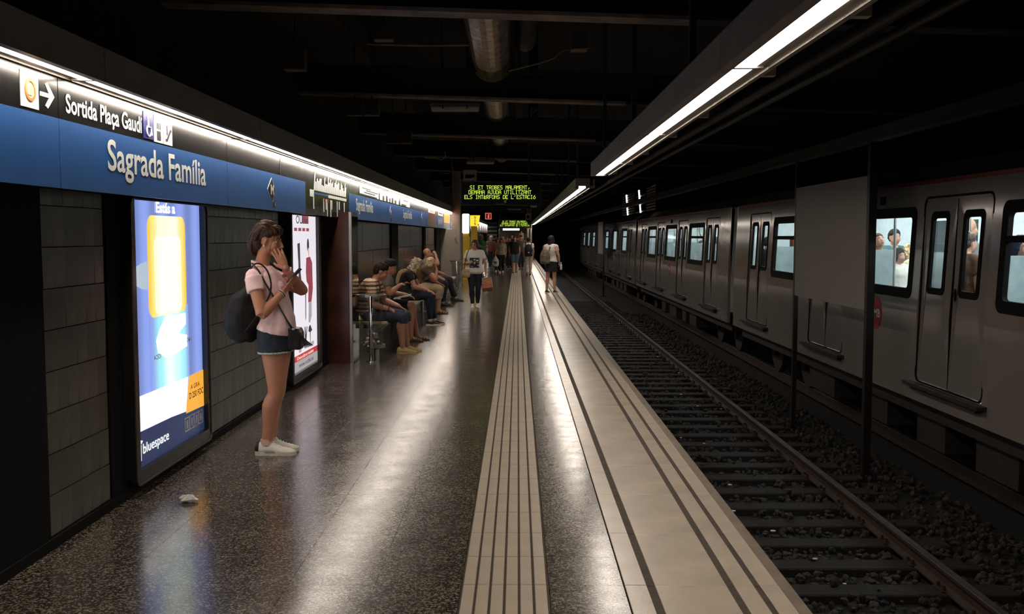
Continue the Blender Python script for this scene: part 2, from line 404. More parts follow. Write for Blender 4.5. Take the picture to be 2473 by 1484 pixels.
# ------------------------------------------------------------------ strip lights
def strip_run(name, label, xs, spans, zb, side):
    """xs = inner face, diffuser edges, outer edge; one housing and one diffuser per unit"""
    xi, d0, d1, xo = xs
    t = thing(name, label, 'lamp', ((xi+xo)/2, spans[0][0], zb))
    for y0, y1 in spans:
        lo, hi = min(xi, xo), max(xi, xo)
        h = MB(); h.box(lo, hi, y0+.004, y1-.004, zb+.03, zb+.155)
        h.box(min(xi, d0), max(xi, d0), y0+.004, y1-.004, zb-.012, zb+.03); h.box(min(d1, xo), max(d1, xo), y0+.004, y1-.004, zb+.004, zb+.03)
        u = child('lamp_housing', h, M_fix, t)
        d = MB(); d.box(min(d0, d1)+.002, max(d0, d1)-.002, y0+.02, y1-.02, zb+.002, zb+.028); child('diffuser', d, M_lamp, u)
        k = MB(); k.box(xo-.012, xo+.012, y0+.004, y1-.004, zb-.006, zb+.03); child('edge_trim', k, M_trim, u)
        e = MB(); e.box(min(d0, d1)-.03, max(d0, d1)+.03, y1-.018, y1+.018, zb-.006, zb+.004); child('joint_clip', e, M_trim, u)
        if side > 0:
            c = MB(); c.box((xi+xo)/2-.02, (xi+xo)/2+.02, y0+1.4, y0+1.44, zb+.155, 4.36); child('hanger', c, M_dsteel, u)
            for q in (.3, 2.0):
                c = MB(); c.box(xo+.02, xo+.10, y0+q, y0+q+.05, zb+.01, zb+.05); c.box(xo+.07, xo+.10, y0+q, y0+q+.05, zb+.05, zb+.16); child('bracket', c, M_grey, u)
    return t
strip_run('strip_light', 'continuous fluorescent strip light along the left sign band', (-2.045, -2.085, -2.175, -2.225), [(1.98+3.005*k-3.005, 1.98+3.005*(k+1)-3.005) for k in range(12)], 2.375, -1)
strip_run('strip_light', 'near fluorescent strip light above the platform edge', (.93, .985, 1.095, 1.165), [(-1.4, 1.62), (1.62, 4.64), (4.64, 7.66), (7.66, 10.68), (10.68, 12.75)], 2.375, 1)
strip_run('strip_light', 'far fluorescent strip light above the platform edge, beyond the gap', (.93, .985, 1.095, 1.165), [(16.1+3.02*k, 16.1+3.02*(k+1)) for k in range(17)], 2.375, 1)
strip_run('strip_light', 'distant fluorescent strip light on the left beyond the yellow help point', (-2.045, -2.085, -2.175, -2.225), [(46+3*k, 49+3*k) for k in range(11)], 2.375, -1)
# conduits beside the right-hand light
for x, z, r in ((1.46, 2.47, .035), (1.57, 2.44, .022)):
    b = MB(); b.tube([(x, -2, z), (x, 70, z)], r, 8); o = make('conduit', b, M_dsteel, smooth=True)
    tag(o, 'thick dark conduit running beside the platform edge lights' if r > .03 else 'thin dark conduit running beside the platform edge lights', 'pipe', 'conduits over the track')
# ------------------------------------------------------------------ sign band on the left wall
ZB, ZS, ZT = 1.834, 2.172, 2.366
R_, U_ = (0, 1, 0), (0, 0, 1)
def face(pts, m, parent, name, x=SX, lift=.003, th=.004):
    """flat shape on a plane facing the platform, points as (y, z)"""
    b = MB(); b.poly([(x+lift-th, p[0], p[1]) for p in pts], (th, 0, 0)); return child(name, b, m, parent)
def rect(y0, y1, z0, z1): return [(y0, z0), (y1, z0), (y1, z1), (y0, z1)]
def sign_panel(label, y0, y1, header=True, low=M_signblue, name='sign_panel'):
    t = thing(name, label, 'sign', (SX-.06, (y0+y1)/2, ZB))
    b = MB(); b.box(SX-.14, SX-.012, y0+.004, y1-.004, ZB+.006, ZT-.004); child('sign_box', b, M_black, t)
    if header:
        b = MB(); b.box(SX-.012, SX, y0+.004, y1-.004, ZS, ZT); child('header_plate', b, M_signblk, t)
        b = MB(); b.box(SX-.012, SX+.001, y0+.004, y1-.004, ZB, ZS-.001); child('name_plate', b, low, t)
    else:
        b = MB(); b.box(SX-.012, SX, y0+.004, y1-.004, ZB, ZT); child('name_plate', b, low, t)
    return t
def metro_logo(t, yc, zc, s=1.0):
    face([(yc-.155*s, zc), (yc, zc-.11*s), (yc+.155*s, zc), (yc, zc+.11*s)], M_letter, t, 'logo_border', lift=.003)
    face([(yc-.14*s, zc), (yc, zc-.10*s), (yc+.14*s, zc), (yc, zc+.10*s)], M_ink, t, 'logo_diamond', lift=.005)
    lettering('logo_letter', 'M', (SX+.006, yc-.055*s, zc-.045*s), R_, U_, .11*s, .09*s, M_letter, t, .03)
    face(circle(yc+.1*s, zc-.125*s, .05*s, 16, .035*s), M_ink, t, 'logo_badge', lift=.004)
    lettering('badge_letter', '5', (SX+.006, yc+.085*s, zc-.142*s), R_, U_, .03*s, .034*s, M_letter, t, .02)
# panel with exit pictogram and arrow
t = sign_panel('sign panel with orange ring pictogram and white arrow, nearest the camera', 2.05, 4.868)
face(rect(4.50, 4.665, 2.186, 2.348), M_letter, t, 'pictogram_plate')
b = MB(); b.ring_plate([(SX+.005, *p) for p in circle(4.583, 2.268, .052)], [(SX+.005, *p) for p in circle(4.583, 2.268, .038)], (.003, 0, 0)); child('pictogram_ring', b, M_orange, t)
face(rrect(4.56, 4.607, 2.243, 2.293, .012), mat('yellow_print', srgb(240, 214, 130), .4), t, 'pictogram_square', lift=.006)
face([(4.685, 2.256), (4.775, 2.256), (4.735, 2.215), (4.757, 2.205), (4.825, 2.266), (4.757, 2.327), (4.735, 2.317), (4.775, 2.276), (4.685, 2.276)], M_letter, t, 'arrow')
# station name panel
t = sign_panel('large blue Sagrada Família name panel under Sortida Plaça Gaudí exit sign', 4.868, 7.672)
lettering('exit_lettering', 'Sortida Plaça Gaudí', (SX, 4.945, 2.186), R_, U_, 1.0, .118, M_letter, t, .018)
lettering('station_name', 'Sagrada Família', (SX+.001, 5.43, 1.905), R_, U_, 1.70, .225, M_letter, t, .016)
p = face(rect(5.965, 6.125, 2.186, 2.345), M_navy, t, 'wheelchair_pictogram')
face(circle(6.035, 2.318, .014, 12), M_letter, p, 'head_dot', lift=.005)
w = MB(); w.tube([(SX+.005, 6.036, 2.30), (SX+.005, 6.038, 2.258), (SX+.005, 6.078, 2.256), (SX+.005, 6.094, 2.212)], .006, 6)
w.tube([(SX+.005, 6.046+.034*math.cos(a), 2.236+.034*math.sin(a)) for a in [math.radians(130+21*k) for k in range(11)]], .0055, 6)
child('wheelchair_figure', w, M_letter, p)
for k, (y0, nm) in enumerate(((6.14, 'lift_pictogram'), (6.305, 'escalator_pictogram'))):
    p = face(rect(y0, y0+.152, 2.180, 2.345), M_letter, t, nm)
    if k == 0:
        face(rect(y0+.045, y0+.107, 2.195, 2.25), M_ink, p, 'cabin', lift=.005)
        for q in range(3): face(rect(y0+.045+.024*q, y0+.058+.024*q, 2.262, 2.30), M_ink, p, 'figure', lift=.005)
    else:
        face([(y0+.03, 2.2), (y0+.06, 2.2), (y0+.12, 2.262), (y0+.138, 2.262), (y0+.138, 2.28), (y0+.112, 2.28), (y0+.05, 2.216), (y0+.03, 2.216)], M_ink, p, 'stairs', lift=.005)
        face(rect(y0+.05, y0+.066, 2.24, 2.30), M_ink, p, 'figure', lift=.005)
t = sign_panel('blue sign panel with black diamond M logo above the white fashion poster', 7.672, 10.49)
metro_logo(t, 9.04, 2.02)
face(rect(9.385, 9.393, ZS, ZT), M_dsteel, t, 'header_seam', lift=.002)
# line map
t = sign_panel('black line map panel with slanted white station names', 10.49, 13.2, False, M_signblk, 'line_map_sign')
random.seed(3)
face(rect(10.95, 11.75, 2.062, 2.085), M_signblue, t, 'blue_line'); face(rect(11.75, 12.98, 2.05, 2.085), M_letter, t, 'white_line')
face(rect(10.72, 10.92, 2.03, 2.105), M_letter, t, 'line_number_plate')
for k in range(29):
    nm = MB()
    y = 10.93 + k*.071; L = random.uniform(.07, .19) if k else .24
    nm.poly([(SX, y, 2.105), (SX, y+.028, 2.105), (SX, y+.028+L*.28, 2.105+L), (SX, y+L*.28, 2.105+L)], (.003, 0, 0)); child('map_station_name', nm, M_letter, t)
for k, L in ((0, .1), (8, .12), (10, .09), (11, .17), (14, .17), (15, .08), (20, .16), (22, .07), (27, .13)):
    nm = MB(); y = 10.86 + k*.071 + .03; nm.box(SX, SX+.003, y, y+.035, 2.0-L, 2.03); child('interchange_name', nm, M_letter, t)
for y in (11.46, 11.64, 11.70): face(rect(y, y+.04, 1.99, 2.03), M_red, t, 'red_interchange_mark', lift=.005)
# small panels towards the far end
def white_notice(t, y0, y1, lines, z0=2.19, z1=2.35):
    p = face(rect(y0, y1, z0, z1), M_letter, t, 'white_notice')
    for (a, c, d, e) in lines: face(rect(y0+a*(y1-y0), y0+c*(y1-y0), z0+d*(z1-z0), z0+e*(z1-z0)), M_ink, p, 'notice_line', lift=.005)
t = sign_panel('blue Sagrada Família panel directly right of the line map', 13.2, 16.07)
lettering('station_name', 'Sagrada Família', (SX+.001, 13.75, 1.905), R_, U_, 1.60, .22, M_letter, t, .01)
white_notice(t, 14.1, 16.0, [(.1, .55, .6, .72), (.3, .95, .45, .55), (.2, .8, .25, .35), (0, .9, 0, .12)])
t = sign_panel('blue panel with diamond M logo right of the second Sagrada Família panel', 16.07, 18.9)
metro_logo(t, 17.5, 2.02)
white_notice(t, 16.15, 18.7, [(.12, .2, 0, .5), (.28, .38, 0, .6), (.46, .52, 0, .45), (.58, .68, 0, .55), (.75, .85, 0, .4)])
t = sign_panel('blue Sagrada Família panel third along, below a white notice', 18.9, 21.7)
lettering('station_name', 'Sagrada Família', (SX+.001, 19.4, 1.905), R_, U_, 1.60, .22, M_letter, t, .01)
white_notice(t, 18.95, 20.6, [(.3, .8, .6, .75), (.1, .6, 0, .2)])
t = sign_panel('blue panel with diamond M logo at the end of the blue band', 21.7, 24.7)
metro_logo(t, 23.2, 2.02)
t = sign_panel('small brown reflective map panel after the blue band', 24.7, 27.4, False, mat('brown_sign', srgb(92, 66, 48), .2, var=.5, scale=6), 'line_map_sign')
white_notice(t, 24.9, 26.8, [(.2+.1*k, .25+.1*k, .1, .8) for k in range(7)], 2.2, 2.34)
t = sign_panel('far blue panel between the brown map and the orange panel', 27.4, 30.2)
lettering('station_name', 'Sagrada Família', (SX+.001, 27.9, 1.905), R_, U_, 1.60, .22, M_letter, t, .01)
white_notice(t, 28.0, 29.6, [(.1, .9, .3, .5)])
t = sign_panel('orange topped dark panel near the pale column', 30.2, 32.8, False, M_signblk)
face(rect(30.25, 32.75, 2.02, 2.36), emis('orange_display', srgb(250, 150, 60), 1.0), t, 'orange_face')
t = sign_panel('last small blue panel at the pale column', 32.8, 35.7)
lettering('station_name', 'Sagrada Família', (SX+.001, 33.3, 1.905), R_, U_, 1.60, .22, M_letter, t, .01)
t = sign_panel('distant grey and white sign band beyond the yellow help point', 46, 78, False, mat('grey_band', srgb(130, 130, 140), .4, var=.3, scale=3))
for k in range(8): face(rect(47+4*k, 48.6+4*k, 1.95, 2.3), M_letter, t, 'white_patch')

# ------------------------------------------------------------------ backlit posters
PX = -2.335
M_frame = mat('poster_frame_black', (.012, .011, .010), .25, spec=.6)
M_frame2 = mat('poster_frame_edge', (.10, .085, .075), .35, metal=.5)
def poster(name, label, y0, y1, z0, z1):
    t = thing(name, label, 'poster', (WX, (y0+y1)/2, z0-.08))
    o = [(WX-.01, *p) for p in rrect(y0-.075, y1+.055, z0-.085, z1+.002, .05)]; i = [(WX-.01, *p) for p in rrect(y0, y1, z0, z1, .004)]
    b = MB(); b.ring_plate(o, i, (PX+.02-WX+.01, 0, 0)); fr = child('frame', b, M_frame, t)
    o2 = [(PX+.02, *p) for p in rrect(y0-.078, y1+.058, z0-.088, z1+.003, .052)]; i2 = [(PX+.02, *p) for p in rrect(y0-.068, y1+.048, z0-.078, z1-.007, .045)]
    b = MB(); b.ring_plate(o2, i2, (.008, 0, 0)); child('frame_edge', b, M_frame2, fr)
    b = MB(); b.box(WX-.005, PX-.02, y0, y1, z0, z1); child('lightbox', b, M_black, t)
    return t
def pr(t, pts, m, name, k=0): return face(pts, m, t, name, x=PX-.02, lift=.002+.0015*k, th=.0012)
E_ = lambda n, c, s: emis(n, srgb(*c), s*POSTER)
t = poster('backlit_poster', 'glowing blue backlit advertising poster with yellow rounded device', 6.02, 7.36, .158, 1.828)
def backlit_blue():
    """blue print with the glow of four unmodelled vertical tubes painted into its emission"""
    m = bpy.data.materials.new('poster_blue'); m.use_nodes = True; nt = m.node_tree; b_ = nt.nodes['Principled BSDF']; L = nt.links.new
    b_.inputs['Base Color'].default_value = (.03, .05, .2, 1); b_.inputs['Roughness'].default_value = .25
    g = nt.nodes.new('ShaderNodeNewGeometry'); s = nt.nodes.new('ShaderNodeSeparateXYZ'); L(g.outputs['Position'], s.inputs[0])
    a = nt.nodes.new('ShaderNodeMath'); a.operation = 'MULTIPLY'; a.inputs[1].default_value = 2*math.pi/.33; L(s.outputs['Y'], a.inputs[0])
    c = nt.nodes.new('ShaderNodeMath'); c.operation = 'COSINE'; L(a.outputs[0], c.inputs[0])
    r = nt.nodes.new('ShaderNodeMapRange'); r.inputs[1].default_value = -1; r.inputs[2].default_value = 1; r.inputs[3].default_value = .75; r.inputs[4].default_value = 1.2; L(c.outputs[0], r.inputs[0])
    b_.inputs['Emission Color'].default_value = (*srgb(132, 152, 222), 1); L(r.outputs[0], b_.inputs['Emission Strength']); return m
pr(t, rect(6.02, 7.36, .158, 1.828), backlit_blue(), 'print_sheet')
pr(t, rect(6.34, 7.06, .45, 1.12), ygrad('poster_cyan_glow', [(0, (136, 158, 224)), (.22, (158, 232, 240)), (.45, (236, 252, 248)), (.7, (200, 244, 246)), (.85, (160, 232, 238)), (1, (136, 158, 224))], 6.34, 7.06, 1.1), 'cyan_glow_column', 1)  # glow of a tube behind the sheet, painted as a cyan-white gradient
pr(t, [(6.5, 1.0), (6.6, 1.06), (7.0, 1.06), (7.0, .98), (6.85, .93), (7.02, .9), (7.02, .82), (6.62, .78), (6.45, .84), (6.42, .92)], E_('poster_cream', (250, 250, 235), 1.3), 'white_glow_shape', 2)
pr(t, rrect(6.31, 7.03, 1.075, 1.735, .08), ygrad('poster_yellow', [(0, (250, 196, 60)), (.13, (252, 228, 130)), (.3, (246, 246, 214)), (.7, (248, 247, 226)), (.9, (252, 226, 120)), (1, (248, 190, 70))], 6.31, 7.03, 1.08), 'yellow_device', 2)
pr(t, rrect(6.42, 6.93, 1.09, 1.60, .05), ygrad('poster_pale', [(0, (247, 240, 200)), (.2, (246, 246, 236)), (.8, (248, 246, 238)), (1, (248, 240, 206))], 6.42, 6.93, 1.12), 'device_screen', 3)
lettering('headline', 'Estás a', (PX-.017, 6.47, 1.752), R_, U_, .36, .072, E_('poster_white', (255, 255, 255), 1.3), t, .03, .004)
pr(t, [(6.06, 1.40), (6.2, 1.43), (6.3, 1.44), (6.3, 1.26), (6.2, 1.27), (6.05, 1.31)], E_('poster_hand', (172, 190, 205), 1.0), 'hand_print', 1)
pr(t, [(6.02, .385), (6.66, .375), (6.96, .36), (7.02, .60), (6.02, .605)], E_('poster_white2', (250, 246, 240), 1.15), 'white_band', 3)
pr(t, [(6.96, .345), (7.36, .335), (7.36, .605), (7.04, .60)], E_('poster_orange', (242, 172, 66), 1.0), 'orange_band', 3)
lettering('small_price_line', 'A GRA', (PX-.015, 7.06, .50), R_, U_, .2, .035, M_red, t, .01, .004)
lettering('price_line', 'D 250 FOC', (PX-.015, 7.03, .435), R_, U_, .31, .045, M_ink, t, .015, .004)
lettering('small_left_line', 'ACEDI', (PX-.017, 6.36, .80), R_, U_, .13, .03, M_orange, t, .01, .005)
lettering('small_right_line', 'OM K', (PX-.017, 7.0, .85), R_, U_, .12, .03, M_letter, t, .01, .005)
pr(t, [(6.02, .158), (7.36, .158), (7.36, .332), (6.96, .358), (6.66, .372), (6.02, .383)], E_('poster_dark', (38, 52, 88), .9), 'dark_band', 2)
lettering('brand_name', 'bluespace', (PX-.017, 6.14, .215), R_, U_, .46, .085, E_('poster_white', (255, 255, 255), 1.3), t, .004, .005)
pr(t, [(6.06, .2), (6.11, .2), (6.11, .30), (6.06, .31)], E_('poster_white', (255, 255, 255), 1.3), 'brand_door', 4)
pr(t, [(6.06, .315), (6.085, .335), (6.14, .32), (6.11, .305)], E_('poster_white', (255, 255, 255), 1.3), 'brand_lid', 4)
for k in range(4):
    y0 = 6.93+k*.1; b = MB(); b.ring_plate([(PX-.014, *p) for p in rrect(y0, y0+.095, .215, .315, .004)], [(PX-.014, *p) for p in rrect(y0+.008, y0+.087, .223, .307, .004)], (.002, 0, 0)); q = child('icon_box', b, M_letter, t)
    pr(t, rect(y0+.03, y0+.065, .235, .295), M_letter, 'icon_glyph', 4)
t = poster('backlit_poster', 'white backlit fashion poster with dark red coat, behind the standing woman', 10.24, 11.60, .15, 1.828)
pr(t, rect(10.24, 11.60, .15, 1.828), E_('poster2_white', (222, 216, 224), 1.1), 'print_sheet')
P2d = E_('poster2_dark', (70, 66, 70), .8); P2r = E_('poster2_red', (150, 70, 82), .9); P2g = E_('poster2_grey', (170, 165, 168), .9)
lettering('shop_name', 'OUtlet', (PX-.017, 10.55, 1.735), R_, U_, .62, .088, P2d, t, .01, .004)
pr(t, rect(10.86, 11.2, 1.74, 1.85), P2r, 'name_block', 1)
for k in range(4): pr(t, rect(10.48+k*.2, 10.62+k*.2, 1.655, 1.69), P2r, 'tagline_word', 1)
pr(t, [(10.62, 1.52), (10.74, 1.53), (10.76, 1.2), (10.84, 1.02), (10.79, .99), (10.74, 1.06), (10.70, .99), (10.65, 1.0), (10.66, 1.3)], P2d, 'dark_boots_print', 1)
pr(t, circle(11.16, 1.50, .055, 16, .075), P2d, 'hair_print', 1)
pr(t, circle(11.17, 1.42, .035, 12, .05), E_('poster2_skin', (205, 178, 165), 1.0), 'face_print', 2)
pr(t, [(11.05, 1.36), (11.25, 1.37), (11.36, 1.3), (11.38, 1.0), (11.30, .86), (11.12, .86), (11.15, 1.05), (11.05, 1.1), (11.02, 1.2)], P2r, 'red_coat_print', 2)
pr(t, [(11.14, .86), (11.30, .86), (11.3, .7), (11.2, .62), (11.12, .64)], P2g, 'skirt_print', 2)
pr(t, [(10.98, 1.02), (11.02, 1.02), (11.0, .7), (10.97, .66)], P2d, 'umbrella_handle_print', 1)
pr(t, [(11.14, .58), (11.22, .6), (11.32, .53), (11.23, .515), (11.215, .36), (11.2, .36), (11.195, .515), (11.12, .53)], P2d, 'umbrella_print', 1)
pr(t, circle(10.52, .50, .13, 20, .11), P2r, 'red_oval_print', 1)
pr(t, [(10.92, .6), (10.96, .6), (10.98, .5), (11.03, .6), (11.06, .59), (11.0, .43), (10.93, .4)], P2d, 'shoes_print', 1)
pr(t, rect(11.25, 11.4, .36, .40), P2g, 'caption_print', 1); pr(t, rect(10.6, 10.75, .40, .45), P2g, 'caption_print', 1); pr(t, rect(10.62, 10.74, .345, .385), P2g, 'caption_print', 1)
pr(t, rect(10.24, 11.6, .262, .325), E_('poster2_band', (176, 60, 62), 1.0), 'red_band', 1)
lettering('band_words', 'Descubre outlet', (PX-.017, 10.52, .275), R_, U_, .85, .036, E_('poster2_words', (250, 215, 205), 1), t, .01, .004)
pr(t, rect(10.24, 11.6, .15, .262), P2g, 'grey_foot', 1)
lettering('web_address', 'www.outlet.es', (PX-.017, 10.6, .185), R_, U_, .75, .05, P2d, t, .01, .004)

# ------------------------------------------------------------------ benches
M_bench = mat('bench_board', srgb(172, 152, 120), .35, var=.15, scale=6)
def bench(label, y0, y1):
    t = thing('bench', label, 'bench', (-2.02, y0, 0))
    n = 4; L = (y1-y0)/n
    for k in range(n):
        b = MB(); b.bbox(-2.30, -1.76, y0+k*L+.006, y0+(k+1)*L-.006, .415, .45, .008); child('seat_board', b, M_bench, t)
    b = MB(); b.box(-2.08, -1.98, y0, y1, .36, .415); child('rail', b, M_dsteel, t)
    for y in [y0+.5+k*(y1-y0-1)/2 for k in range(3)]:
        b = MB(); b.tube([(-2.03, y, 0), (-2.03, y, .37)], .035, 10); b.box(-2.2, -1.84, y-.03, y+.03, .385, .415); b.tube([(-2.03, y, 0), (-2.03, y, .012)], .09, 14); child('leg', b, M_steel, t)
    return t
bench('long platform bench with seated people beside the brown pier', 13.35, 21.6)
bench('empty end of the far bench beside the pale column', 22.3, 28.5)

# ------------------------------------------------------------------ litter bins: steel ring with a clear bag
M_bag = glass('clear_bag_film', (.80, .80, .78), .12, .25)
def bin_(label, x, y, rubbish):
    t = thing('litter_bin', label, 'bin', (x, y, 0))
    b = MB(); b.tube([(x+.02, y-.19, 0), (x+.02, y-.19, .84)], .022, 12); b.tube([(x+.02, y-.19, 0), (x+.02, y-.19, .012)], .06, 14); child('post', b, M_chrome, t, smooth=True)
    b = MB(); b.ring_plate([(*p, .825) for p in circle(x, y, .195)], [(*p, .825) for p in circle(x, y, .165)], (0, 0, .03)); child('rim', b, M_steel, t)
    b = MB(); R = []
    for z, r in ((.83, .168), (.7, .15), (.5, .13), (.38, .135), (.26, .15), (.18, .12), (.13, .05)):
        R.append([(x+r*(1+.06*math.sin(5*a+z*9))*math.cos(a), y+r*(1+.06*math.sin(4*a+z*7))*math.sin(a), z) for a in [2*math.pi*k/20 for k in range(20)]])
    b.rings(R[::-1], False); child('clear_bag', b, M_bag, t, smooth=True, norm=False)
    b = MB(); b.tube([(x+.05, y+.10, .16), (x+.05, y+.10, .205)], .115, 16); b.tube([(x+.05, y+.10, 0), (x+.05, y+.10, .16)], .035, 10); child('lower_ring', b, M_steel, t)
    if rubbish:
        random.seed(11)
        for k in range(26):
            a = random.uniform(0, 6.28); r = random.uniform(0, .10); s = random.uniform(.018, .04)
            c = Vector((x+r*math.cos(a), y+r*math.sin(a), random.uniform(.19, .38)))
            b = MB(); b.ell(c, (s, s*random.uniform(.5, 1), s*random.uniform(.4, .9)), Matrix.Rotation(random.uniform(0, 3), 3, 'X') @ Matrix.Rotation(random.uniform(0, 3), 3, 'Z'), 6)
            m = random.choice([mat('litter_paper', srgb(225, 220, 210), .8), mat('litter_paper', (1, 1, 1)), mat('litter_card', srgb(170, 150, 120), .8), mat('litter_red', srgb(190, 60, 50), .6), mat('litter_grey', srgb(140, 140, 138), .5)])
            child('rubbish', b, m, t)
    return t
bin_('steel ring litter bin with clear bag of rubbish beside the brown pier', -1.88, 12.72, True)
bin_('far steel ring litter bin in front of the pale column', -1.88, 30.5, False)
# crumpled paper on the floor
random.seed(5); b = MB(); b.ell((0, 0, .022), (.055, .035, .022), None, 12)
b.v = [(p[0]*random.uniform(.75, 1.2), p[1]*random.uniform(.7, 1.25), max(.001, p[2]*random.uniform(.6, 1.25))) for p in b.v]
o = make('crumpled_paper', b, mat('paper_white', srgb(225, 222, 215), .8)); o.location = (-1.985, 5.88, 0); tag(o, 'crumpled scrap of white paper on the dark floor', 'paper')
b = MB(); b.box(-.04, .04, -.012, .012, 0, .006); b.v = [(p[0], p[1]+.01*math.sin(p[0]*40), p[2]) for p in b.v]
o = make('paper_scrap', b, MATS['paper_white']); o.location = (-1.02, 24.5, 0); o.rotation_euler = (0, 0, .3); tag(o, 'flat white paper scrap on the floor left of the walking woman', 'paper')
# ------------------------------------------------------------------ track
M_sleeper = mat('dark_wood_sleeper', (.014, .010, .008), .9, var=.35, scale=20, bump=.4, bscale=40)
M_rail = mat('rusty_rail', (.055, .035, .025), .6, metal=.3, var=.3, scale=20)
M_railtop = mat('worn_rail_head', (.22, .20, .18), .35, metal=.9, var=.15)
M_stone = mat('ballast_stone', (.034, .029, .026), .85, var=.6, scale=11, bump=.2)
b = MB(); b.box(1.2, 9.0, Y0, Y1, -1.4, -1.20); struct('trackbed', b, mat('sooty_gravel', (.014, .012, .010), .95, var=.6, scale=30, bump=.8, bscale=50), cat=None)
def track(label, xc, y0, y1, sleepers):
    t = thing('railway_track', label, 'railway track', (xc, y0, -1.2))
    for s in (-1, 1):
        x = xc + s*.755
        prof = [(-.065, 0), (.065, 0), (.065, .012), (.012, .03), (.01, .105), (.034, .115), (.034, .142), (.028, .148), (-.028, .148), (-.034, .142), (-.034, .115), (-.01, .105), (-.012, .03), (-.065, .012)]
        b = MB(); b.poly([(x+p[0], y0, -1.128+p[1]) for p in prof], (0, y1-y0, 0))
        r = child('rail', b, M_rail, t)
        b = MB(); b.box(x-.024, x+.024, y0, y1, -.981, -.978); child('rail_head', b, M_railtop, r)
    if sleepers:
        me = None; mp = None
        for k in range(int((42-y0)/.6)):
            y = y0 + .32 + .6*k
            if me is None:
                b = MB(); b.bbox(-1.25, 1.25, -.12, .12, -.11, .075, .012); me = bpy.data.meshes.new('sleeper'); me.from_pydata(b.v, [], b.f); me.materials.append(M_sleeper)
                b = MB()
                b.box(.66, .85, -.085, .085, .075, .09); 
                for q in (-.05, .05): b.tube([(.69, q, .085), (.69, q, .125)], .016, 6); b.tube([(.82, q, .085), (.82, q, .125)], .016, 6)
                mp = bpy.data.meshes.new('rail_chair'); mp.from_pydata([tuple(p) for p in b.v], [], b.f); mp.materials.append(M_rail)
            o = link('sleeper', me, t); o.location = (0, y-y0, 0); o.rotation_euler = (0, 0, random.uniform(-.008, .008))
            c = link('rail_chair', mp, o)
    return t
XN, XF = 2.58, 5.80
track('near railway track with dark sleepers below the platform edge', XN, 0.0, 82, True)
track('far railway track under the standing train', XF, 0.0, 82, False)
# ballast
rng = np.random.default_rng(4)
ico = bmesh.new(); bmesh.ops.create_icosphere(ico, subdivisions=1, radius=1.0)
iv = np.array([v.co[:] for v in ico.verts]); fi = np.array([[v.index for v in f.verts] for f in ico.faces]); ico.free()
N = 15000
u = rng.random(N); yy = 2.5 + 33*u**1.7; xx = 1.27 + 3.3*rng.random(N)
keep = np.ones(N, bool)
d = (yy - .32) % .6; onsl = (np.minimum(d, .6-d) < .125) & (np.abs(xx-XN) < 1.27)
keep &= ~(onsl & (rng.random(N) > .06)); keep &= np.abs(np.abs(xx-XN)-.755) > .07
xx, yy = xx[keep], yy[keep]; onsl = onsl[keep]; N = len(xx)
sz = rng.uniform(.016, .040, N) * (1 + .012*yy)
V = iv[None]*rng.uniform(.65, 1.25, (N, 12, 1))*(sz[:, None]*rng.uniform(.6, 1.2, (N, 3)))[:, None, :]
an = rng.uniform(0, 6.28, N); ca, sa = np.cos(an), np.sin(an)
V = np.stack([V[..., 0]*ca[:, None]-V[..., 1]*sa[:, None], V[..., 0]*sa[:, None]+V[..., 1]*ca[:, None], V[..., 2]], -1)
zz_ = -1.185 + .04*rng.random(N) + .02*np.sin(xx*9+yy*3) + np.where(onsl, .055, 0)
V += np.stack([xx, yy, zz_], -1)[:, None, :]
me = bpy.data.meshes.new('ballast'); me.from_pydata(V.reshape(-1, 3).tolist(), [], (fi[None]+12*np.arange(N)[:, None, None]).reshape(-1, 3).tolist())
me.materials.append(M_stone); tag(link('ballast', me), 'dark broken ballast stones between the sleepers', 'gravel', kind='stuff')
random.seed(21)
lit = MB()
for k in range(22):
    x, y = random.uniform(1.5, 3.2), random.uniform(7, 24); s = random.uniform(.012, .03)
    lit.ell((x, y, -1.10), (s, s*.7, s*.3), None, 6)
tag(make('track_litter', lit, MATS['paper_white']), 'tiny white litter flecks scattered on the ballast', 'litter', kind='stuff')

# ------------------------------------------------------------------ train on the far track
TX, CW = 4.42, 2.72
def lean(x, z): return x + .05*max(0, z-.75) + .03*max(0, .4-z)*0
M_car = mat('train_grey_paint', srgb(134, 126, 119), .15, var=.05, coat=.25, scale=1.5, spec=.6)
M_cardoor = mat('train_door_paint', srgb(131, 124, 117), .15, var=.05, coat=.25, scale=1.5, spec=.6)
M_rub = mat('black_rubber', (.005, .005, .005), .8, spec=.15)
M_sill = mat('worn_door_sill', (.05, .04, .035), .5, metal=.4, var=.3)
M_redroof = mat('dark_red_cantrail', srgb(120, 30, 26), .5)
M_inwall = mat('train_interior_panel', srgb(196, 206, 206), .4, var=.08)
M_inceil = mat('train_interior_ceiling', srgb(220, 228, 230), .5, var=.03)
M_infloor = mat('train_interior_floor', (.12, .12, .12), .6)
M_seat = mat('train_seat', srgb(60, 80, 84), .5)
M_tlamp = emis('train_lamp', (.92, .985, 1.0), TRAIN_LAMP)
M_pane = glass('train_window_glass', (.93, .97, .98), .10)
M_under = mat('underframe_dirt', (.022, .017, .014), .8, var=.4)
M_roundel = mat('roundel_red', srgb(170, 34, 40), .35)
WZ0, WZ1 = .965, 1.86
DOORS = (1.95, 6.05, 10.15, 14.25); CL = 16.2; DW = .79
def L3(pts, x): return [(lean(x, p[1]), p[0], p[1]) for p in pts]
def slab(b, y0, y1, z0, z1, x0, x1, mi=0):
    """upright plate that follows the lean of the side"""
    zs = [z0] + [z for z in (.75,) if z0 < z < z1] + [z1]
    R = [[(lean(x0, z), y0, z), (lean(x1, z), y0, z), (lean(x1, z), y1, z), (lean(x0, z), y1, z)] for z in zs]
    b.rings(R, True, mi)
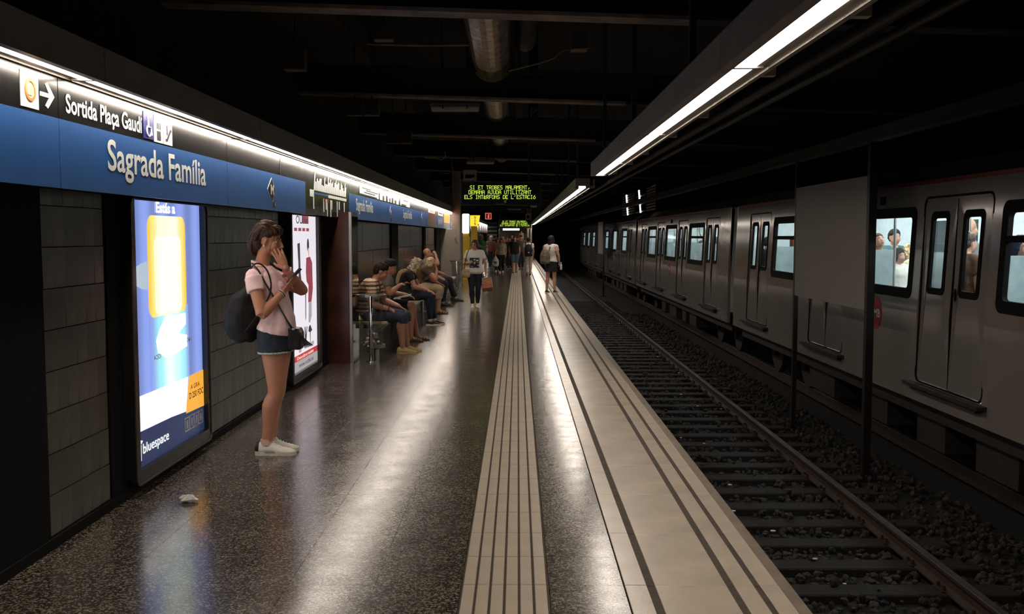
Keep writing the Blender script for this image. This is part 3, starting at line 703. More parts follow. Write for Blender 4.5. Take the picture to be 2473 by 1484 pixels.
def train_car(label, y0, inside, nose=False):
    t = thing('train_car', label, 'train', (XF, y0, -1.0))
    # side wall pieces round the door and window openings
    b = MB(); wins = [(DOORS[k]+1.06+y0, DOORS[k+1]-1.06+y0) for k in range(3)]
    seg = []; last = y0
    for d in DOORS: seg.append((last, y0+d-DW)); last = y0+d+DW
    seg.append((last, y0+CL))
    for s0, s1 in seg:
        w = [q for q in wins if s0 < q[0] and q[1] < s1]
        if w:
            slab(b, s0, s1, -.22, WZ0, TX, TX+.06); slab(b, s0, s1, WZ1, 2.02, TX, TX+.06)
            slab(b, s0, w[0][0], WZ0, WZ1, TX, TX+.06); slab(b, w[0][1], s1, WZ0, WZ1, TX, TX+.06)
        else: slab(b, s0, s1, -.22, 2.02, TX, TX+.06)
    slab(b, y0, y0+CL, 1.985, 2.17, TX+.001, TX+.06)
    for d in DOORS: slab(b, y0+d-DW, y0+d+DW, -.22, .0, TX, TX+.06)
    child('side_wall', b, M_car, t)
    b = MB(); slab(b, y0+.05, y0+CL-.05, 2.17, 2.215, TX+.012, TX+.06); child('cantrail', b, M_redroof, t)
    b = MB(); b.rings([[(x, y, z) for x, z in ((TX+.09, 2.2), (TX+.35, 2.42), (TX+.9, 2.52), (TX+CW-.9, 2.52), (TX+CW-.35, 2.42), (TX+CW-.09, 2.2))] for y in (y0, y0+CL)], True); child('roof', b, M_under, t)
    # windows
    for k, (a, c) in enumerate(wins):
        o = L3(rrect(a-.07, c+.07, WZ0-.07, WZ1+.07, .10), TX-.008); i = L3(rrect(a+.045, c-.045, WZ0+.045, WZ1-.045, .05), TX-.008)
        f = MB(); f.ring_plate(o, i, (.05, 0, 0)); fr = child('window_frame', f, M_rub, t)
        g = MB(); g.ring_plate(L3(rrect(a, c, WZ0, WZ1, .04), TX+.02), L3(rrect(a+.9, c-.9, WZ0+.4, WZ1-.4, .001), TX+.02), (.004, 0, 0))
        g = MB(); slab(g, a, c, WZ0, WZ1, TX+.018, TX+.024); child('pane', g, M_pane, fr)
        if k != 1:
            h = MB(); slab(h, a, c, 1.545, 1.605, TX-.006, TX+.03); child('transom', h, M_rub, fr)
    # doors
    for d in DOORS:
        yc = y0+d
        for s in (-1, 1):
            e0, e1 = sorted((yc+s*.012, yc+s*(DW-.014)))
            wa, wb = sorted((yc+s*.18, yc+s*.60))
            leaf = MB(); n_ = 6
            leaf.ring_plate(L3(rrect(e0, e1, .015, 2.0, .012 if s < 9 else .1, n_), TX+.012), L3(rrect(wa, wb, WZ0+.03, WZ1-.01, .05, n_), TX+.012), (.035, 0, 0))
            # corner fill keeps the leaf outline square below and rounded above
            lf = child('door_leaf', leaf, M_cardoor, t)
            f = MB(); f.ring_plate(L3(rrect(wa-.015, wb+.015, WZ0+.015, WZ1+.005, .075), TX+.004), L3(rrect(wa+.05, wb-.05, WZ0+.085, WZ1-.07, .03), TX+.004), (.03, 0, 0)); child('door_window_frame', f, M_rub, lf)
            g = MB(); slab(g, wa, wb, WZ0+.03, WZ1-.01, TX+.028, TX+.034); child('door_pane', g, M_pane, lf)
            h = MB(); h.ell((lean(TX+.01, .95+.1), yc+s*.09, 1.0), (.008, .03, .07), None, 10); 
            if s < 0: child('door_button', h, M_rub, lf)
        bk = MB()
        bk.ring_plate(L3(rrect(yc-DW-.02, yc+DW+.02, -.005, 2.03, .10), TX-.002), L3(rrect(yc-DW+.006, yc+DW-.006, .012, 2.006, .085), TX-.002), (.012, 0, 0)); child('door_seal', bk, M_rub, t)
        c_ = MB(); slab(c_, yc-.012, yc+.012, 0.0, 2.0, TX+.016, TX+.05); child('door_seam', c_, M_rub, t)
        sl_ = MB(); sl_.box(TX-.10, TX+.01, yc-DW-.12, yc+DW+.12, -.045, -.01); sl_.box(TX-.06, TX+.01, yc-DW+.0, yc+DW, -.09, -.045); child('door_sill', sl_, M_sill, t)
    # badges
    yb = y0+12.2-.0 if True else 0
    r = MB(); r.poly([(lean(TX-.004, .65), *p) for p in circle(y0+8.1, .66, .20, 28)], (.006, 0, 0)); rd = child('roundel', r, M_roundel, t)
    lettering('roundel_letters', 'TMB', (TX-.004, y0+8.1+.155, .61), (0, -1, 0), (0, 0, 1), .31, .10, M_letter, rd, .03, .002)
    for yy_ in (y0+8.1,):
        q = MB(); q.box(TX+.04, TX+.07, yy_-.06, yy_+.06, 1.98, 2.08); child('side_marker', q, M_rub, t)
    # underframe
    b = MB(); b.box(TX+.15, TX+CW-.1, y0+.2, y0+CL-.2, -.42, -.20); child('underframe', b, M_under, t)
    random.seed(int(y0*10))
    for yy_ in (5.0, 6.6, 8.3, 10.4):
        b = MB(); b.box(TX+.25, TX+.8, y0+yy_, y0+yy_+random.uniform(.6, 1.3), -.78, -.40); child('equipment_box', b, M_under, t)
    for yy_ in (1.4, 3.4, 12.8, 14.8):
        b = MB(); b.tube([(XF-.82, y0+yy_, -.57), (XF-.70, y0+yy_, -.57)], .41, 20); b.tube([(XF-.90, y0+yy_, -.57), (XF-.8, y0+yy_, -.57)], .11, 12); child('wheel', b, M_under, t)
    # interior
    b = MB(); b.box(TX+.06, TX+CW, y0+.06, y0+CL-.06, -.06, 0); child('cabin_floor', b, M_infloor, t)
    b = MB(); b.box(TX+CW-.06, TX+CW, y0, y0+CL, 0, WZ0); b.box(TX+CW-.06, TX+CW, y0, y0+CL, WZ1, 2.2)
    lst = y0
    for a, c in wins: b.box(TX+CW-.06, TX+CW, lst, a, WZ0, WZ1); lst = c
    b.box(TX+CW-.06, TX+CW, lst, y0+CL, WZ0, WZ1)
    b.box(TX+.06, TX+CW, y0, y0+.06, 0, 2.2); b.box(TX+.06, TX+CW, y0+CL-.06, y0+CL, 0, 2.2); child('cabin_wall', b, M_inwall, t)
    for a, c in wins:
        b = MB(); b.box(TX+CW-.04, TX+CW-.03, a, c, WZ0, WZ1); child('far_pane', b, mat('night_glass', (.01, .014, .016), .1), t)
    b = MB(); b.box(TX+.10, TX+CW-.05, y0+.06, y0+CL-.06, 2.16, 2.2); child('cabin_ceiling', b, M_inceil, t)
    for x in (TX+.75, TX+CW-.75):
        b = MB(); b.box(x-.06, x+.06, y0+.4, y0+CL-.4, 2.13, 2.158); child('cabin_lamp', b, M_tlamp, t)
    if inside:
        for (a, c) in wins:
            for x in (TX+.12, TX+CW-.52):
                b = MB(); b.bbox(x, x+.42, a+.1, c-.1, .38, .44, .02); b.bbox(x if x < 5 else x+.36, (x if x < 5 else x+.36)+.06, a+.1, c-.1, .44, .86, .02); child('bench_seat', b, M_seat, t)
            for yy_ in (a-.1, c+.1):
                b = MB(); b.tube([(TX+.62, yy_, 0), (TX+.62, yy_, 2.14)], .019, 10); child('grab_pole', b, M_chrome, t)
                b = MB(); b.box(TX+.10, TX+.60, yy_-.012, yy_+.012, .35, 1.42); child('draught_screen', b, mat('screen_panel', srgb(160, 176, 176), .4), t)
        for x in (TX+.7, TX+CW-.7):
            b = MB(); b.tube([(x, y0+.5, 1.92), (x, y0+CL-.5, 1.92)], .016, 8); child('grab_rail', b, M_chrome, t)
        for k in range(4):
            yc = y0+DOORS[k]; b = MB(); b.tube([(XF, yc, 0), (XF, yc, 1.3), (XF-.16, yc-.1, 1.75), (XF-.1, yc-.04, 2.14)], .019, 10, sm=4); b.tube([(XF, yc, 1.3), (XF+.15, yc+.1, 1.75), (XF+.1, yc+.04, 2.14)], .019, 10, sm=4); child('branched_pole', b, M_chrome, t)
        b = MB(); b.box(TX+CW-.075, TX+CW-.06, wins[0][1]+.1, wins[0][1]+.5, 1.35, 1.85); child('notice', b, M_letter, t)
    return t
def gangway(label, y):
    b = MB()
    for k in range(6): b.box(TX+.35+.02*(k % 2), TX+CW-.35-.02*(k % 2), y+.09*k+.01, y+.09*k+.085, -.1, 2.15)
    o = make('gangway_bellows', b, M_rub); o.location = (0, 0, 0); return tag(o, label, 'train')
CARS = []
for k, (lb, ins) in enumerate((('nearest grey train car with red roundel and crowded lit windows', True), ('second grey train car, glossy side with four doors', True), ('third grey train car further along the tunnel', False), ('last grey train car at the dark tunnel end', False))):
    CARS.append(train_car(lb, 4.15+16.76*k, ins))
for k, lb in enumerate(('black bellows between the nearest and second train cars', 'black bellows between the second and third train cars', 'black bellows between the third and last train cars')):
    gangway(lb, 4.15+16.76*k+16.2+.0)

# ------------------------------------------------------------------ posts and blank panels between the tracks
M_post = mat('dark_steel_post', (.018, .015, .013), .5, metal=.3)
def post(label, y, w=.08):
    b = MB(); b.box(4.0-w/2, 4.0+w/2, y-w/2, y+w/2, -1.2, 2.66); b.box(4.0-.12, 4.0+.12, y-.12, y+.12, -1.2, -1.17)
    return tag(make('steel_post', b, M_post), label, 'post', 'posts between the tracks')
post('dark steel post at the right edge of the blank panel', 11.30, .085)
post('dark steel post at the left edge of the blank panel', 14.30, .06)
post('far dark steel post beside the small distant panel', 46.3)
M_blank = mat('blank_panel_grey', srgb(140, 132, 126), .6, var=.04, scale=2)
def blank(label, y0, y1):
    t = thing('blank_panel', label, 'panel', (3.99, (y0+y1)/2, .755))
    b = MB(); b.box(3.972, 3.995, y0, y1, .755, 2.285); child('panel_sheet', b, M_blank, t)
    for z in (.85, 1.52, 2.2):
        b = MB(); b.box(3.996, 4.03, y0, y1, z-.03, z+.03); child('panel_rail', b, M_post, t)
blank('large blank grey panel fixed between two posts in front of the train', 11.36, 14.26)
blank('small distant blank grey panel in front of the far train cars', 46.35, 49.2)
b = MB(); b.box(3.93, 4.07, Y0, 80, 2.66, 2.80); tag(make('trim_1', b, M_post), kind='structure')
# slatted screen hanging over the train roof
t = thing('slatted_screen', 'pale slatted screen hanging above the train roof', 'screen', (4.25, 35, 2.25))
for y in (30.5, 33.0, 36.0, 40.5):
    b = MB(); b.box(4.22, 4.28, y-.06, y+.06, 2.36, 3.25); child('upright', b, M_black, t)
for i, (a, c) in enumerate(((30.6, 32.9), (33.1, 35.9), (36.1, 40.4))):
    for k in range(9):
        if i == 1 and k % 3: continue
        z = 2.42+.09*k; b = MB(); b.box(4.235, 4.26, a, c, z, z+.05); child('slat', b, M_grey, t)
for y in (34.0, 38.0):
    b = MB(); b.add([(4.2, y, 2.4), (4.2, y+.35, 2.4), (4.2, y+.9, 3.2), (4.2, y+.5, 3.2)], [(0, 1, 2, 3)]); b.add([(4.21, y, 2.4), (4.21, y+.35, 2.4), (4.21, y+.9, 3.2), (4.21, y+.5, 3.2)], [(0, 3, 2, 1)]); child('glowing_brace', b, emis('brace_glow', (.9, .88, .85), 1.3), t)  # slanted braces made to glow, added to brighten the slats
for y in (30.5, 40.5):
    b = MB(); b.box(4.24, 4.26, y-.01, y+.01, 3.25, 4.36); child('hanger', b, M_dsteel, t)
# ------------------------------------------------------------------ overhead services
M_duct = mat('foil_duct', (.42, .35, .28), .33, metal=.8, var=.35, scale=10)
M_tape = mat('greenish_tape', srgb(108, 104, 60), .5, var=.4, scale=12)
t = thing('ventilation_duct', 'corrugated foil ventilation duct under the dark ceiling', 'duct', (-.36, 6, 3.75))
def dx(y): return -.27 - .16*min(1, (y-6)/20)
def corr(y0, y1, r, pitch, amp):
    b = MB(); R = []; n = int((y1-y0)/pitch)*4
    for i in range(n+1):
        y = y0+(y1-y0)*i/n; rr_ = r+amp*(1 if i % 4 in (1, 2) else 0)
        R.append([(dx(y)+rr_*math.cos(a), y, 3.78+rr_*math.sin(a)) for a in [2*math.pi*k/24 for k in range(24)]])
    b.rings(R); return b
child('duct_section', corr(5.0, 7.4, .225, .075, .012), M_duct, t, smooth=False)
child('duct_section', corr(7.4, 12.0, .225, .075, .012), M_duct, t)
b = MB(); b.rings([[(dx(12)+r*math.cos(a), y, 3.78+r*math.sin(a)) for a in [2*math.pi*k/24 for k in range(24)]] for y, r in ((12.0, .2), (12.5, .215), (12.55, .235), (12.75, .30), (12.8, .30), (12.82, .2))]); child('duct_collar', b, M_tape, t)
b = MB()
for k in range(5): b.rings([[(dx(12)+r*math.cos(a), y, 3.78+r*math.sin(a)) for a in [math.radians(200+k*30+q*6) for q in range(4)]] for y, r in ((12.02, .225), (12.45, .236))], False, closed=False)
child('duct_tape', b, M_tape, t, norm=False)
child('duct_section', corr(12.8, 15.2, .2, .22, .018), M_duct, t)
child('duct_section', corr(15.2, 17.0, .2, .06, .006), M_duct, t)
child('duct_section', corr(17.0, 21.5, .2, .5, .012), M_duct, t)
child('duct_section', corr(21.5, 34.0, .19, .9, .01), M_duct, t)
for y in (9.0, 14.5, 19.5, 24.5, 30):
    b = MB(); b.box(dx(y)-.25, dx(y)-.235, y-.02, y+.02, 3.75, 4.36); b.box(dx(y)+.235, dx(y)+.25, y-.02, y+.02, 3.75, 4.36); child('strap', b, M_dsteel, t)
t = thing('ventilation_duct', 'thinner dark corrugated duct right of the foil duct', 'duct', (0, 6, 3.9))
b = MB(); R = []
for i in range(241):
    y = 5+8.0*i/240; r = .13+.01*(i % 4 in (1, 2)); x = .25-.012*y
    R.append([(x+r*math.cos(a), y, 4.10+r*math.sin(a)) for a in [2*math.pi*k/18 for k in range(18)]])
b.rings(R); child('duct_section', b, mat('dark_duct', (.09, .075, .06), .5, metal=.6, var=.3), t)
b = MB(); b.box(.12, .16, 9.0, 9.04, 4.2, 4.36); child('strap', b, M_dsteel, t)
# unlit emergency luminaires hung under the beams
M_plastic = mat('aged_white_plastic', srgb(150, 138, 122), .5, var=.2, scale=12)
def luminaire(label, y, x0, x1, z):
    t = thing('emergency_luminaire', label, 'lamp', ((x0+x1)/2, y, z))
    b = MB(); b.bbox(x0, x1, y-.08, y+.08, z+.055, z+.115, .012); child('tray', b, mat('luminaire_tray', srgb(96, 86, 76), .5), t)
    b = MB(); b.rings([[(x, y+.07*math.cos(a)*s, z+.055-.055*math.sin(a)*s) for a in [math.pi*k/8 for k in range(9)]] for x, s in ((x0+.01, .85), (x0+.03, 1), (x1-.03, 1), (x1-.01, .85))], True); child('diffuser_cover', b, M_plastic, t)
    for x in (x0+.15, x1-.15):
        b = MB(); b.box(x-.012, x+.012, y-.01, y+.01, z+.115, 4.36); child('hanger', b, M_dsteel, t)
    for x in (x0+.16, x1-.16):
        b = MB(); b.box(x-.01, x+.01, y-.085, y-.075, z+.03, z+.08); child('clip', b, M_dsteel, t)
luminaire('unlit emergency luminaire left of the duct, nearer of two', 12.95, -1.12, -.49, 3.20)
luminaire('unlit emergency luminaire above the green text display, further away', 21.3, -1.09, -.49, 3.13)
luminaire('small far emergency luminaire above the second text display', 44.0, -.45, .15, 2.75)
# loudspeaker boxes along the left
M_spk = mat('grey_speaker_box', (.075, .066, .056), .8, var=.25)
def spk(label, x, y, z, w=.19):
    t = thing('speaker_box', label, 'speaker', (x, y, z))
    b = MB(); b.box(x-w/2, x+w/2, y-.06, y+.06, z, z+w); child('case', b, M_spk, t)
    b = MB(); b.box(x-w/2+.015, x+w/2-.015, y-.068, y-.06, z+.015, z+w-.015); child('grille', b, mat('speaker_grille', (.055, .05, .042), .9), t)
    b = MB(); b.box(x-w/2, x+w/2, y-.07, y+.06, z-.012, z); child('lower_rim', b, M_beam, t)
    b = MB(); b.box(x-.01, x+.01, y-.01, y+.01, z+w, 4.04 if x < -2 else 4.36); child('hanger', b, M_dsteel, t)
spk('single grey speaker box high on the left, nearest one', -2.03, 9.2, 3.12)
spk('left speaker box of the pair behind the second beam', -2.04, 12.6, 3.12)
spk('right speaker box of the pair behind the second beam', -1.83, 12.6, 3.12)
spk('left speaker box of the pair behind the third beam', -2.06, 16.6, 3.14)
spk('right speaker box of the pair behind the third beam', -1.85, 16.6, 3.14)
spk('small speaker box left of the duct near the first beam', -1.35, 10.2, 3.58)
# cables and brackets
def cable(label, pts, r=.012, m=None, sm=6):
    b = MB(); b.tube(pts, r, 6, sm=sm); return tag(make('cable', b, m or M_beam, smooth=True), label, 'cable', 'ceiling cables')
cable('thin conduit crossing the ceiling left of the foil duct', [(-1.55, 10.35, 3.57), (-1.0, 10.35, 3.555), (-.5, 10.3, 3.55)], .014)
cable('curled loose cable below the left ceiling near the third beam', [(-2.0, 21.6, 3.29), (-1.85, 21.6, 3.28), (-1.72, 21.6, 3.27), (-1.63, 21.5, 3.24), (-1.55, 21.5, 3.33), (-1.58, 21.6, 3.42)], .013, M_grey)
cable('sagging cable under the ceiling left of the hanging display', [(-1.9, 24, 3.12), (-1.5, 24, 3.1), (-1.1, 24, 3.14), (-.8, 24, 3.14)], .01)
cable('cable dropping to the grey monitor', [(-1.45, 21.9, 3.3), (-1.42, 21.9, 3.05), (-1.3, 21.9, 2.88), (-1.17, 21.9, 2.82)], .012)
cable('bent cable high right of the duct', [(-.1, 11, 3.4), (.35, 11, 3.52), (.5, 11, 3.62), (.8, 11, 3.65)], .01)
t = thing('hanging_bracket', 'dark square hanger stub right of the duct', 'bracket', (.68, 11.2, 3.65))
b = MB(); b.box(.6, .76, 11.14, 11.26, 3.67, 4.36); child('stub', b, M_spk, t); b = MB(); b.box(.59, .77, 11.12, 11.28, 3.65, 3.67); child('foot_plate', b, M_beam, t)
t = thing('ceiling_plate', 'small grey plate hanging right of the duct behind the second beam', 'plate', (.02, 13.6, 3.2))
b = MB(); b.box(-.02, .06, 13.58, 13.6, 3.2, 3.42); child('plate', b, M_spk, t); b = MB(); b.box(.01, .03, 13.58, 13.6, 3.42, 4.36); child('hanger', b, M_dsteel, t)
lettering('ceiling_letter', 'P', (.17, 13.55, 3.2), (1, 0, 0), (0, 0, 1), .085, .13, M_spk, t, .0)
b = MB(); b.box(.15, .27, 13.552, 13.565, 3.18, 4.36); child('backing_strip', b, M_black, t)

# ------------------------------------------------------------------ hanging text displays
FONT = {'A': '01110100011000111111100011000110001', 'B': '11110100011000111110100011000111110', 'C': '01110100011000010000100001000101110', 'D': '11110100011000110001100011000111110',
        'E': '11111100001000011110100001000011111', 'F': '11111100001000011110100001000010000', 'I': '01110001000010000100001000010001110', 'J': '00111000100001000010000101001001100',
        'L': '10000100001000010000100001000011111', 'M': '10001110111010110101100011000110001', 'N': '10001110011010110011100011000110001', 'O': '01110100011000110001100011000101110',
        'R': '11110100011000111110101001001010001', 'S': '01111100001000001110000010000111110', 'T': '11111001000010000100001000010000100', 'U': '10001100011000110001100011000101110',
        'Z': '11111000010001000100010001000011111', ',': '00000000000000000000001100010001000', "'": '00100001000100000000000000000000000', 'È': '01000001001111110000111101000011111', 'Ó': '00010001000111010001100011000101110', ' ': '0'*35}
M_led = emis('led_yellow_green', srgb(206, 240, 84), 1.15)
M_dcase = mat('display_case', (.012, .011, .010), .35)
ROWS = ('SI ET TROBES MALAMENT,', 'DEMANA AJUDA UTILITZANT', "ELS INTÈRFONS DE L'ESTACIÓ")
def display(label, y, x0, x1, z0, z1):
    t = thing('text_display', label, 'display', ((x0+x1)/2, y, z0)); s = (x1-x0)/1.74
    b = MB(); b.box(x0, x1, y, y+.22, z0, z1); child('case', b, M_dcase, t)
    b = MB(); b.ring_plate([(p[0], y-.012, p[1]) for p in rrect(x0-.01, x1+.01, z0-.01, z1+.01, .012)], [(p[0], y-.012, p[1]) for p in rrect(x0+.012, x1-.012, z0+.016, z1-.012, .008)], (0, .014, 0)); child('bezel', b, mat('display_bezel', (.10, .09, .08), .35, metal=.5), t)
    cx = (x0+x1)/2 - .02*s; pitch = .0122*s*.82
    for r, row in enumerate(ROWS):
        zt = z1 - (.075+.105*r)*s; wch = .0605*s; xs = cx - wch*len(row)/2; i = 0
        for word in row.split(' '):
            b = MB()
            for ch in word:
                g = FONT[ch]
                for k in range(35):
                    if g[k] == '1':
                        px_, pz = xs + i*wch + (k % 5)*.0105*s, zt - (k//5)*.0125*s
                        b.add([(px_, y-.002, pz-.0115*s), (px_+.0098*s, y-.002, pz-.0115*s), (px_+.0098*s, y-.002, pz), (px_, y-.002, pz)], [(0, 1, 2, 3)])
                i += 1
            i += 1; child('text_word', b, M_led, t, norm=False)
    for x in (x0+.25*s, x1-.25*s):
        b = MB(); b.box(x-.02, x+.02, y+.08, y+.12, z1, 4.36); child('hanger', b, M_dsteel, t)
    b = MB(); b.box(cx-.1*s, cx+.1*s, y-.006, y+.02, z0+.002, z0+.03); child('lower_clip', b, M_steel, t)
    b = MB(); b.box(x1-.22*s, x1-.08*s, y-.03, y+.1, z0-.05, z0-.012); child('sensor_box', b, M_grey, t)
    b = MB(); b.poly([(cx+.09*s, y-.003, z0+.05*s), (cx+.13*s, y-.003, z0+.05*s), (cx+.15*s, y-.003, z0+.13*s), (cx+.12*s, y-.003, z0+.10*s), (cx+.08*s, y-.003, z0+.11*s)], (0, .002, 0)); child('sticker', b, M_letter, t)
    return t
display('hanging display with three rows of glowing yellow green text, nearer one', 22.0, -1.235, .505, 2.285, 2.79)
display('far hanging display with small glowing yellow green text', 53.0, -1.0, .73, 2.03, 2.50)
def monitor(label, x0, x1, y, z0, z1):
    t = thing('monitor', label, 'monitor', ((x0+x1)/2, y, z0))
    o = [(p[0], y, p[1]) for p in rrect(x0, x1, z0, z1, .01)]; i = [(p[0], y, p[1]) for p in rrect(x0+.045, x1-.045, z0+.05, z1-.10, .006)]
    b = MB(); b.ring_plate(o, i, (0, .04, 0)); b.box(x0+.03, x1-.03, y+.04, y+.28, z0+.03, z1-.03); child('case', b, M_grey, t)
    b = MB(); b.box(x0+.04, x1-.04, y+.012, y+.02, z0+.045, z1-.095); child('screen', b, mat('dark_screen', (.012, .012, .012), .12), t)
    b = MB(); b.box((x0+x1)/2-.02, (x0+x1)/2+.02, y+.1, y+.14, z1-.03, 4.36); child('hanger', b, M_dsteel, t)
    b = MB(); b.tube([((x0+x1)/2+.09, y-.05, z0+.06), ((x0+x1)/2+.03, y-.02, z0+.035)], .012, 8); child('camera_stub', b, M_grey, t)
monitor('grey boxed monitor hanging above the nearer text display', -1.175, -.885, 21.6, 2.80, 3.03)
monitor('small grey boxed monitor beside the far text display', .42, .66, 52.0, 2.46, 2.78)
# fire extinguisher sign
t = thing('fire_sign', 'red hanging fire extinguisher sign with pale border', 'sign', (-1.06, 36, 2.2))
b = MB(); b.ring_plate([(p[0], 36, p[1]) for p in rrect(-1.17, -.945, 2.21, 2.44, .008)], [(p[0], 36, p[1]) for p in rrect(-1.15, -.965, 2.23, 2.42, .006)], (0, .02, 0)); child('sign_border', b, emis('sign_pink', srgb(238, 130, 110), .9), t)
b = MB(); b.box(-1.15, -.965, 36.004, 36.016, 2.23, 2.42); child('sign_face', b, emis('sign_red', srgb(120, 20, 16), .8), t)
b = MB(); b.poly([(p[0], 36.0, p[1]) for p in rrect(-1.075, -1.03, 2.25, 2.36, .02)], (0, .004, 0)); b.poly([(p[0], 36.0, p[1]) for p in rrect(-1.065, -1.01, 2.365, 2.39, .006)], (0, .004, 0)); child('extinguisher_symbol', b, emis('sign_pink', (1, 1, 1), 1), t)
b = MB(); b.box(-1.06, -1.05, 36.0, 36.01, 2.44, 4.36); child('hanger', b, M_dsteel, t)
# yellow help point
M_yel = mat('help_point_yellow', srgb(248, 200, 30), .4, var=.05)
t = thing('help_point', 'tall yellow SOS help point with lit white head', 'help point', (-1.78, 36.4, 0))
b = MB(); b.bbox(-1.70, -1.48, 36.3, 36.6, 0, 2.0, .02); child('pylon', b, M_yel, t)
b = MB(); b.bbox(-2.0, -1.74, 36.35, 36.6, 0, 1.75, .01); child('side_cabinet', b, M_yel, t)
b = MB(); b.poly([(p[0], 36.3, p[1]) for p in rrect(-2.02, -1.76, 1.70, 2.42, .05)], (0, .25, 0)); child('lit_head', b, emis('help_white', srgb(235, 240, 248), 1.3), t)
b = MB(); b.box(-1.76, -1.735, 36.25, 36.5, 1.6, 2.36); child('slot', b, M_ink, t)
b = MB(); b.poly([(-1.735, 36.28, 1.97), (-1.385, 36.28, 1.97), (-1.40, 36.28, 2.16), (-1.37, 36.28, 2.36), (-1.735, 36.28, 2.36)], (0, .1, 0)); fl = child('flag', b, emis('help_yellow_lit', srgb(250, 222, 60), 1.05), t)
for k, ch in enumerate('SOS'): lettering('flag_letter', ch, (-1.585, 36.275, 2.24-.115*k), (1, 0, 0), (0, 0, 1), .07, .085, M_ink, fl, .02)
b = MB(); b.poly([(p[0], 36.277, p[1]) for p in circle(-1.43, 2.01, .022, 12)], (0, .002, 0)); child('flag_dot', b, M_ink, fl)
# far end: stairs, posts and a lit sign
b = MB(); b.box(-2.0, -1.32, 66, 66.3, 0, 2.7); b.box(.1, .95, 66, 66.3, 2.3, 2.7)
wf = tag(make('wall_far', b, M_black), kind='structure')
for k in range(5):
    b = MB(); b.box(-1.98, -1.36, 65.9, 66.0, 1.35+.26*k, 1.50+.26*k); make('wall_slat', b, mat('dim_slat', (.05, .045, .04), .7), wf)
t = thing('staircase', 'dim staircase rising at the far end of the platform', 'stairs', (-.6, 66, 0))
for k in range(14):
    b = MB(); b.box(-1.3, .7, 66+.3*k, 66.3+.3*k, 0 if k == 0 else .17*(k-1), .17*(k+1)); child('step', b, mat('stair_stone', srgb(90, 80, 70), .6), t)
b = MB(); b.tube([(-1.25, 66, .9), (-1.25, 70.2, 3.3)], .02, 8); child('handrail', b, M_steel, t)
t = thing('lit_sign', 'small bright white exit sign over the far stairs', 'sign', (-.4, 62, 2.0))
b = MB(); b.box(-.92, .12, 62, 62.08, 1.96, 2.13); child('sign_face', b, emis('far_sign_white', (1, 1, .97), 1.2), t)
for x in (-.7, -.1):
    b = MB(); b.box(x-.01, x+.01, 62.03, 62.05, 2.13, 4.36); child('hanger', b, M_dsteel, t)
for k, x in enumerate((.62, .80)):
    b = MB(); b.tube([(x, 60, 0), (x, 60, 3.25)], .06, 12); tag(make('pale_post', b, M_grey, smooth=True), ('left' if k == 0 else 'right') + ' of two thin pale posts near the far stairs', 'post')
# ------------------------------------------------------------------ people
QUEUE = []
def rq(name, mb, m, parent, vox=.009, it=3, amp=0.0, fr=14.0, keep=False):
    """queue a shape made of overlapping closed pieces: they are fused into one continuous surface"""
    o = make(name, mb, m, parent)
    r = o.modifiers.new('r', 'REMESH'); r.mode = 'VOXEL'; r.voxel_size = vox
    s = o.modifiers.new('s', 'SMOOTH'); s.factor = .5; s.iterations = it
    QUEUE.append((o, amp, fr)); return o
def finish():
    dg = bpy.context.evaluated_depsgraph_get()
    for o, amp, fr in QUEUE:
        me = bpy.data.meshes.new_from_object(o.evaluated_get(dg)); old = o.data
        o.modifiers.clear(); me.materials.clear(); me.materials.append(old.materials[0]); me.name = o.name
        if amp:
            n = len(me.vertices); co = np.empty(n*3, 'f'); me.vertices.foreach_get('co', co); co = co.reshape(-1, 3)
            nn = np.empty(n*3, 'f'); me.vertex_normals.foreach_get('vector', nn); nn = nn.reshape(-1, 3)
            d = np.array([noise.noise(Vector((p[0]*fr, p[1]*fr, p[2]*fr*.8))) + .6*noise.noise(Vector((p[0]*fr*2.3+p[2]*fr, p[1]*fr*2.3, p[2]*fr*1.6))) for p in co.tolist()])
            co += nn*(d*amp)[:, None]; me.vertices.foreach_set('co', co.ravel())
        me.polygons.foreach_set('use_smooth', [True]*len(me.polygons)); me.update()
        o.data = me; bpy.data.meshes.remove(old)
    QUEUE.clear()
V3 = Vector
TOR = {'f': [(-.10, .10, .085), (0, .163, .108), (.12, .168, .112), (.28, .145, .098), (.40, .130, .092), (.55, .138, .104), (.70, .150, .118), (.84, .146, .096), (.94, .10, .068), (1.0, .055, .055)],
       'm': [(-.10, .10, .09), (0, .158, .11), (.12, .163, .115), (.28, .157, .112), (.40, .157, .110), (.55, .168, .116), (.70, .180, .122), (.84, .176, .104), (.94, .12, .075), (1.0, .06, .06)]}
STAND = dict(hip=(0, 0, .90), s1=(.012, 0, 1.06), s2=(-.012, 0, 1.24), neck=(-.02, 0, 1.425), head=(.02, 0, 1.565), hx=.085, hz=.885,
             shR=(-.02, -.165, 1.365), shL=(-.02, .165, 1.365), elR=(-.03, -.215, 1.10), elL=(-.03, .215, 1.10), wrR=(.05, -.215, .865), wrL=(.05, .215, .865),
             knR=(.015, -.09, .485), knL=(.015, .09, .485), anR=(-.02, -.085, .085), anL=(-.02, .085, .085), toR=None, toL=None,
             hdR=(.12, .03, -1), hdL=(.12, -.03, -1), hnR=(0, 1, 0), hnL=(0, -1, 0), cuR=.5, cuL=.5, look=(0, 0, 0))
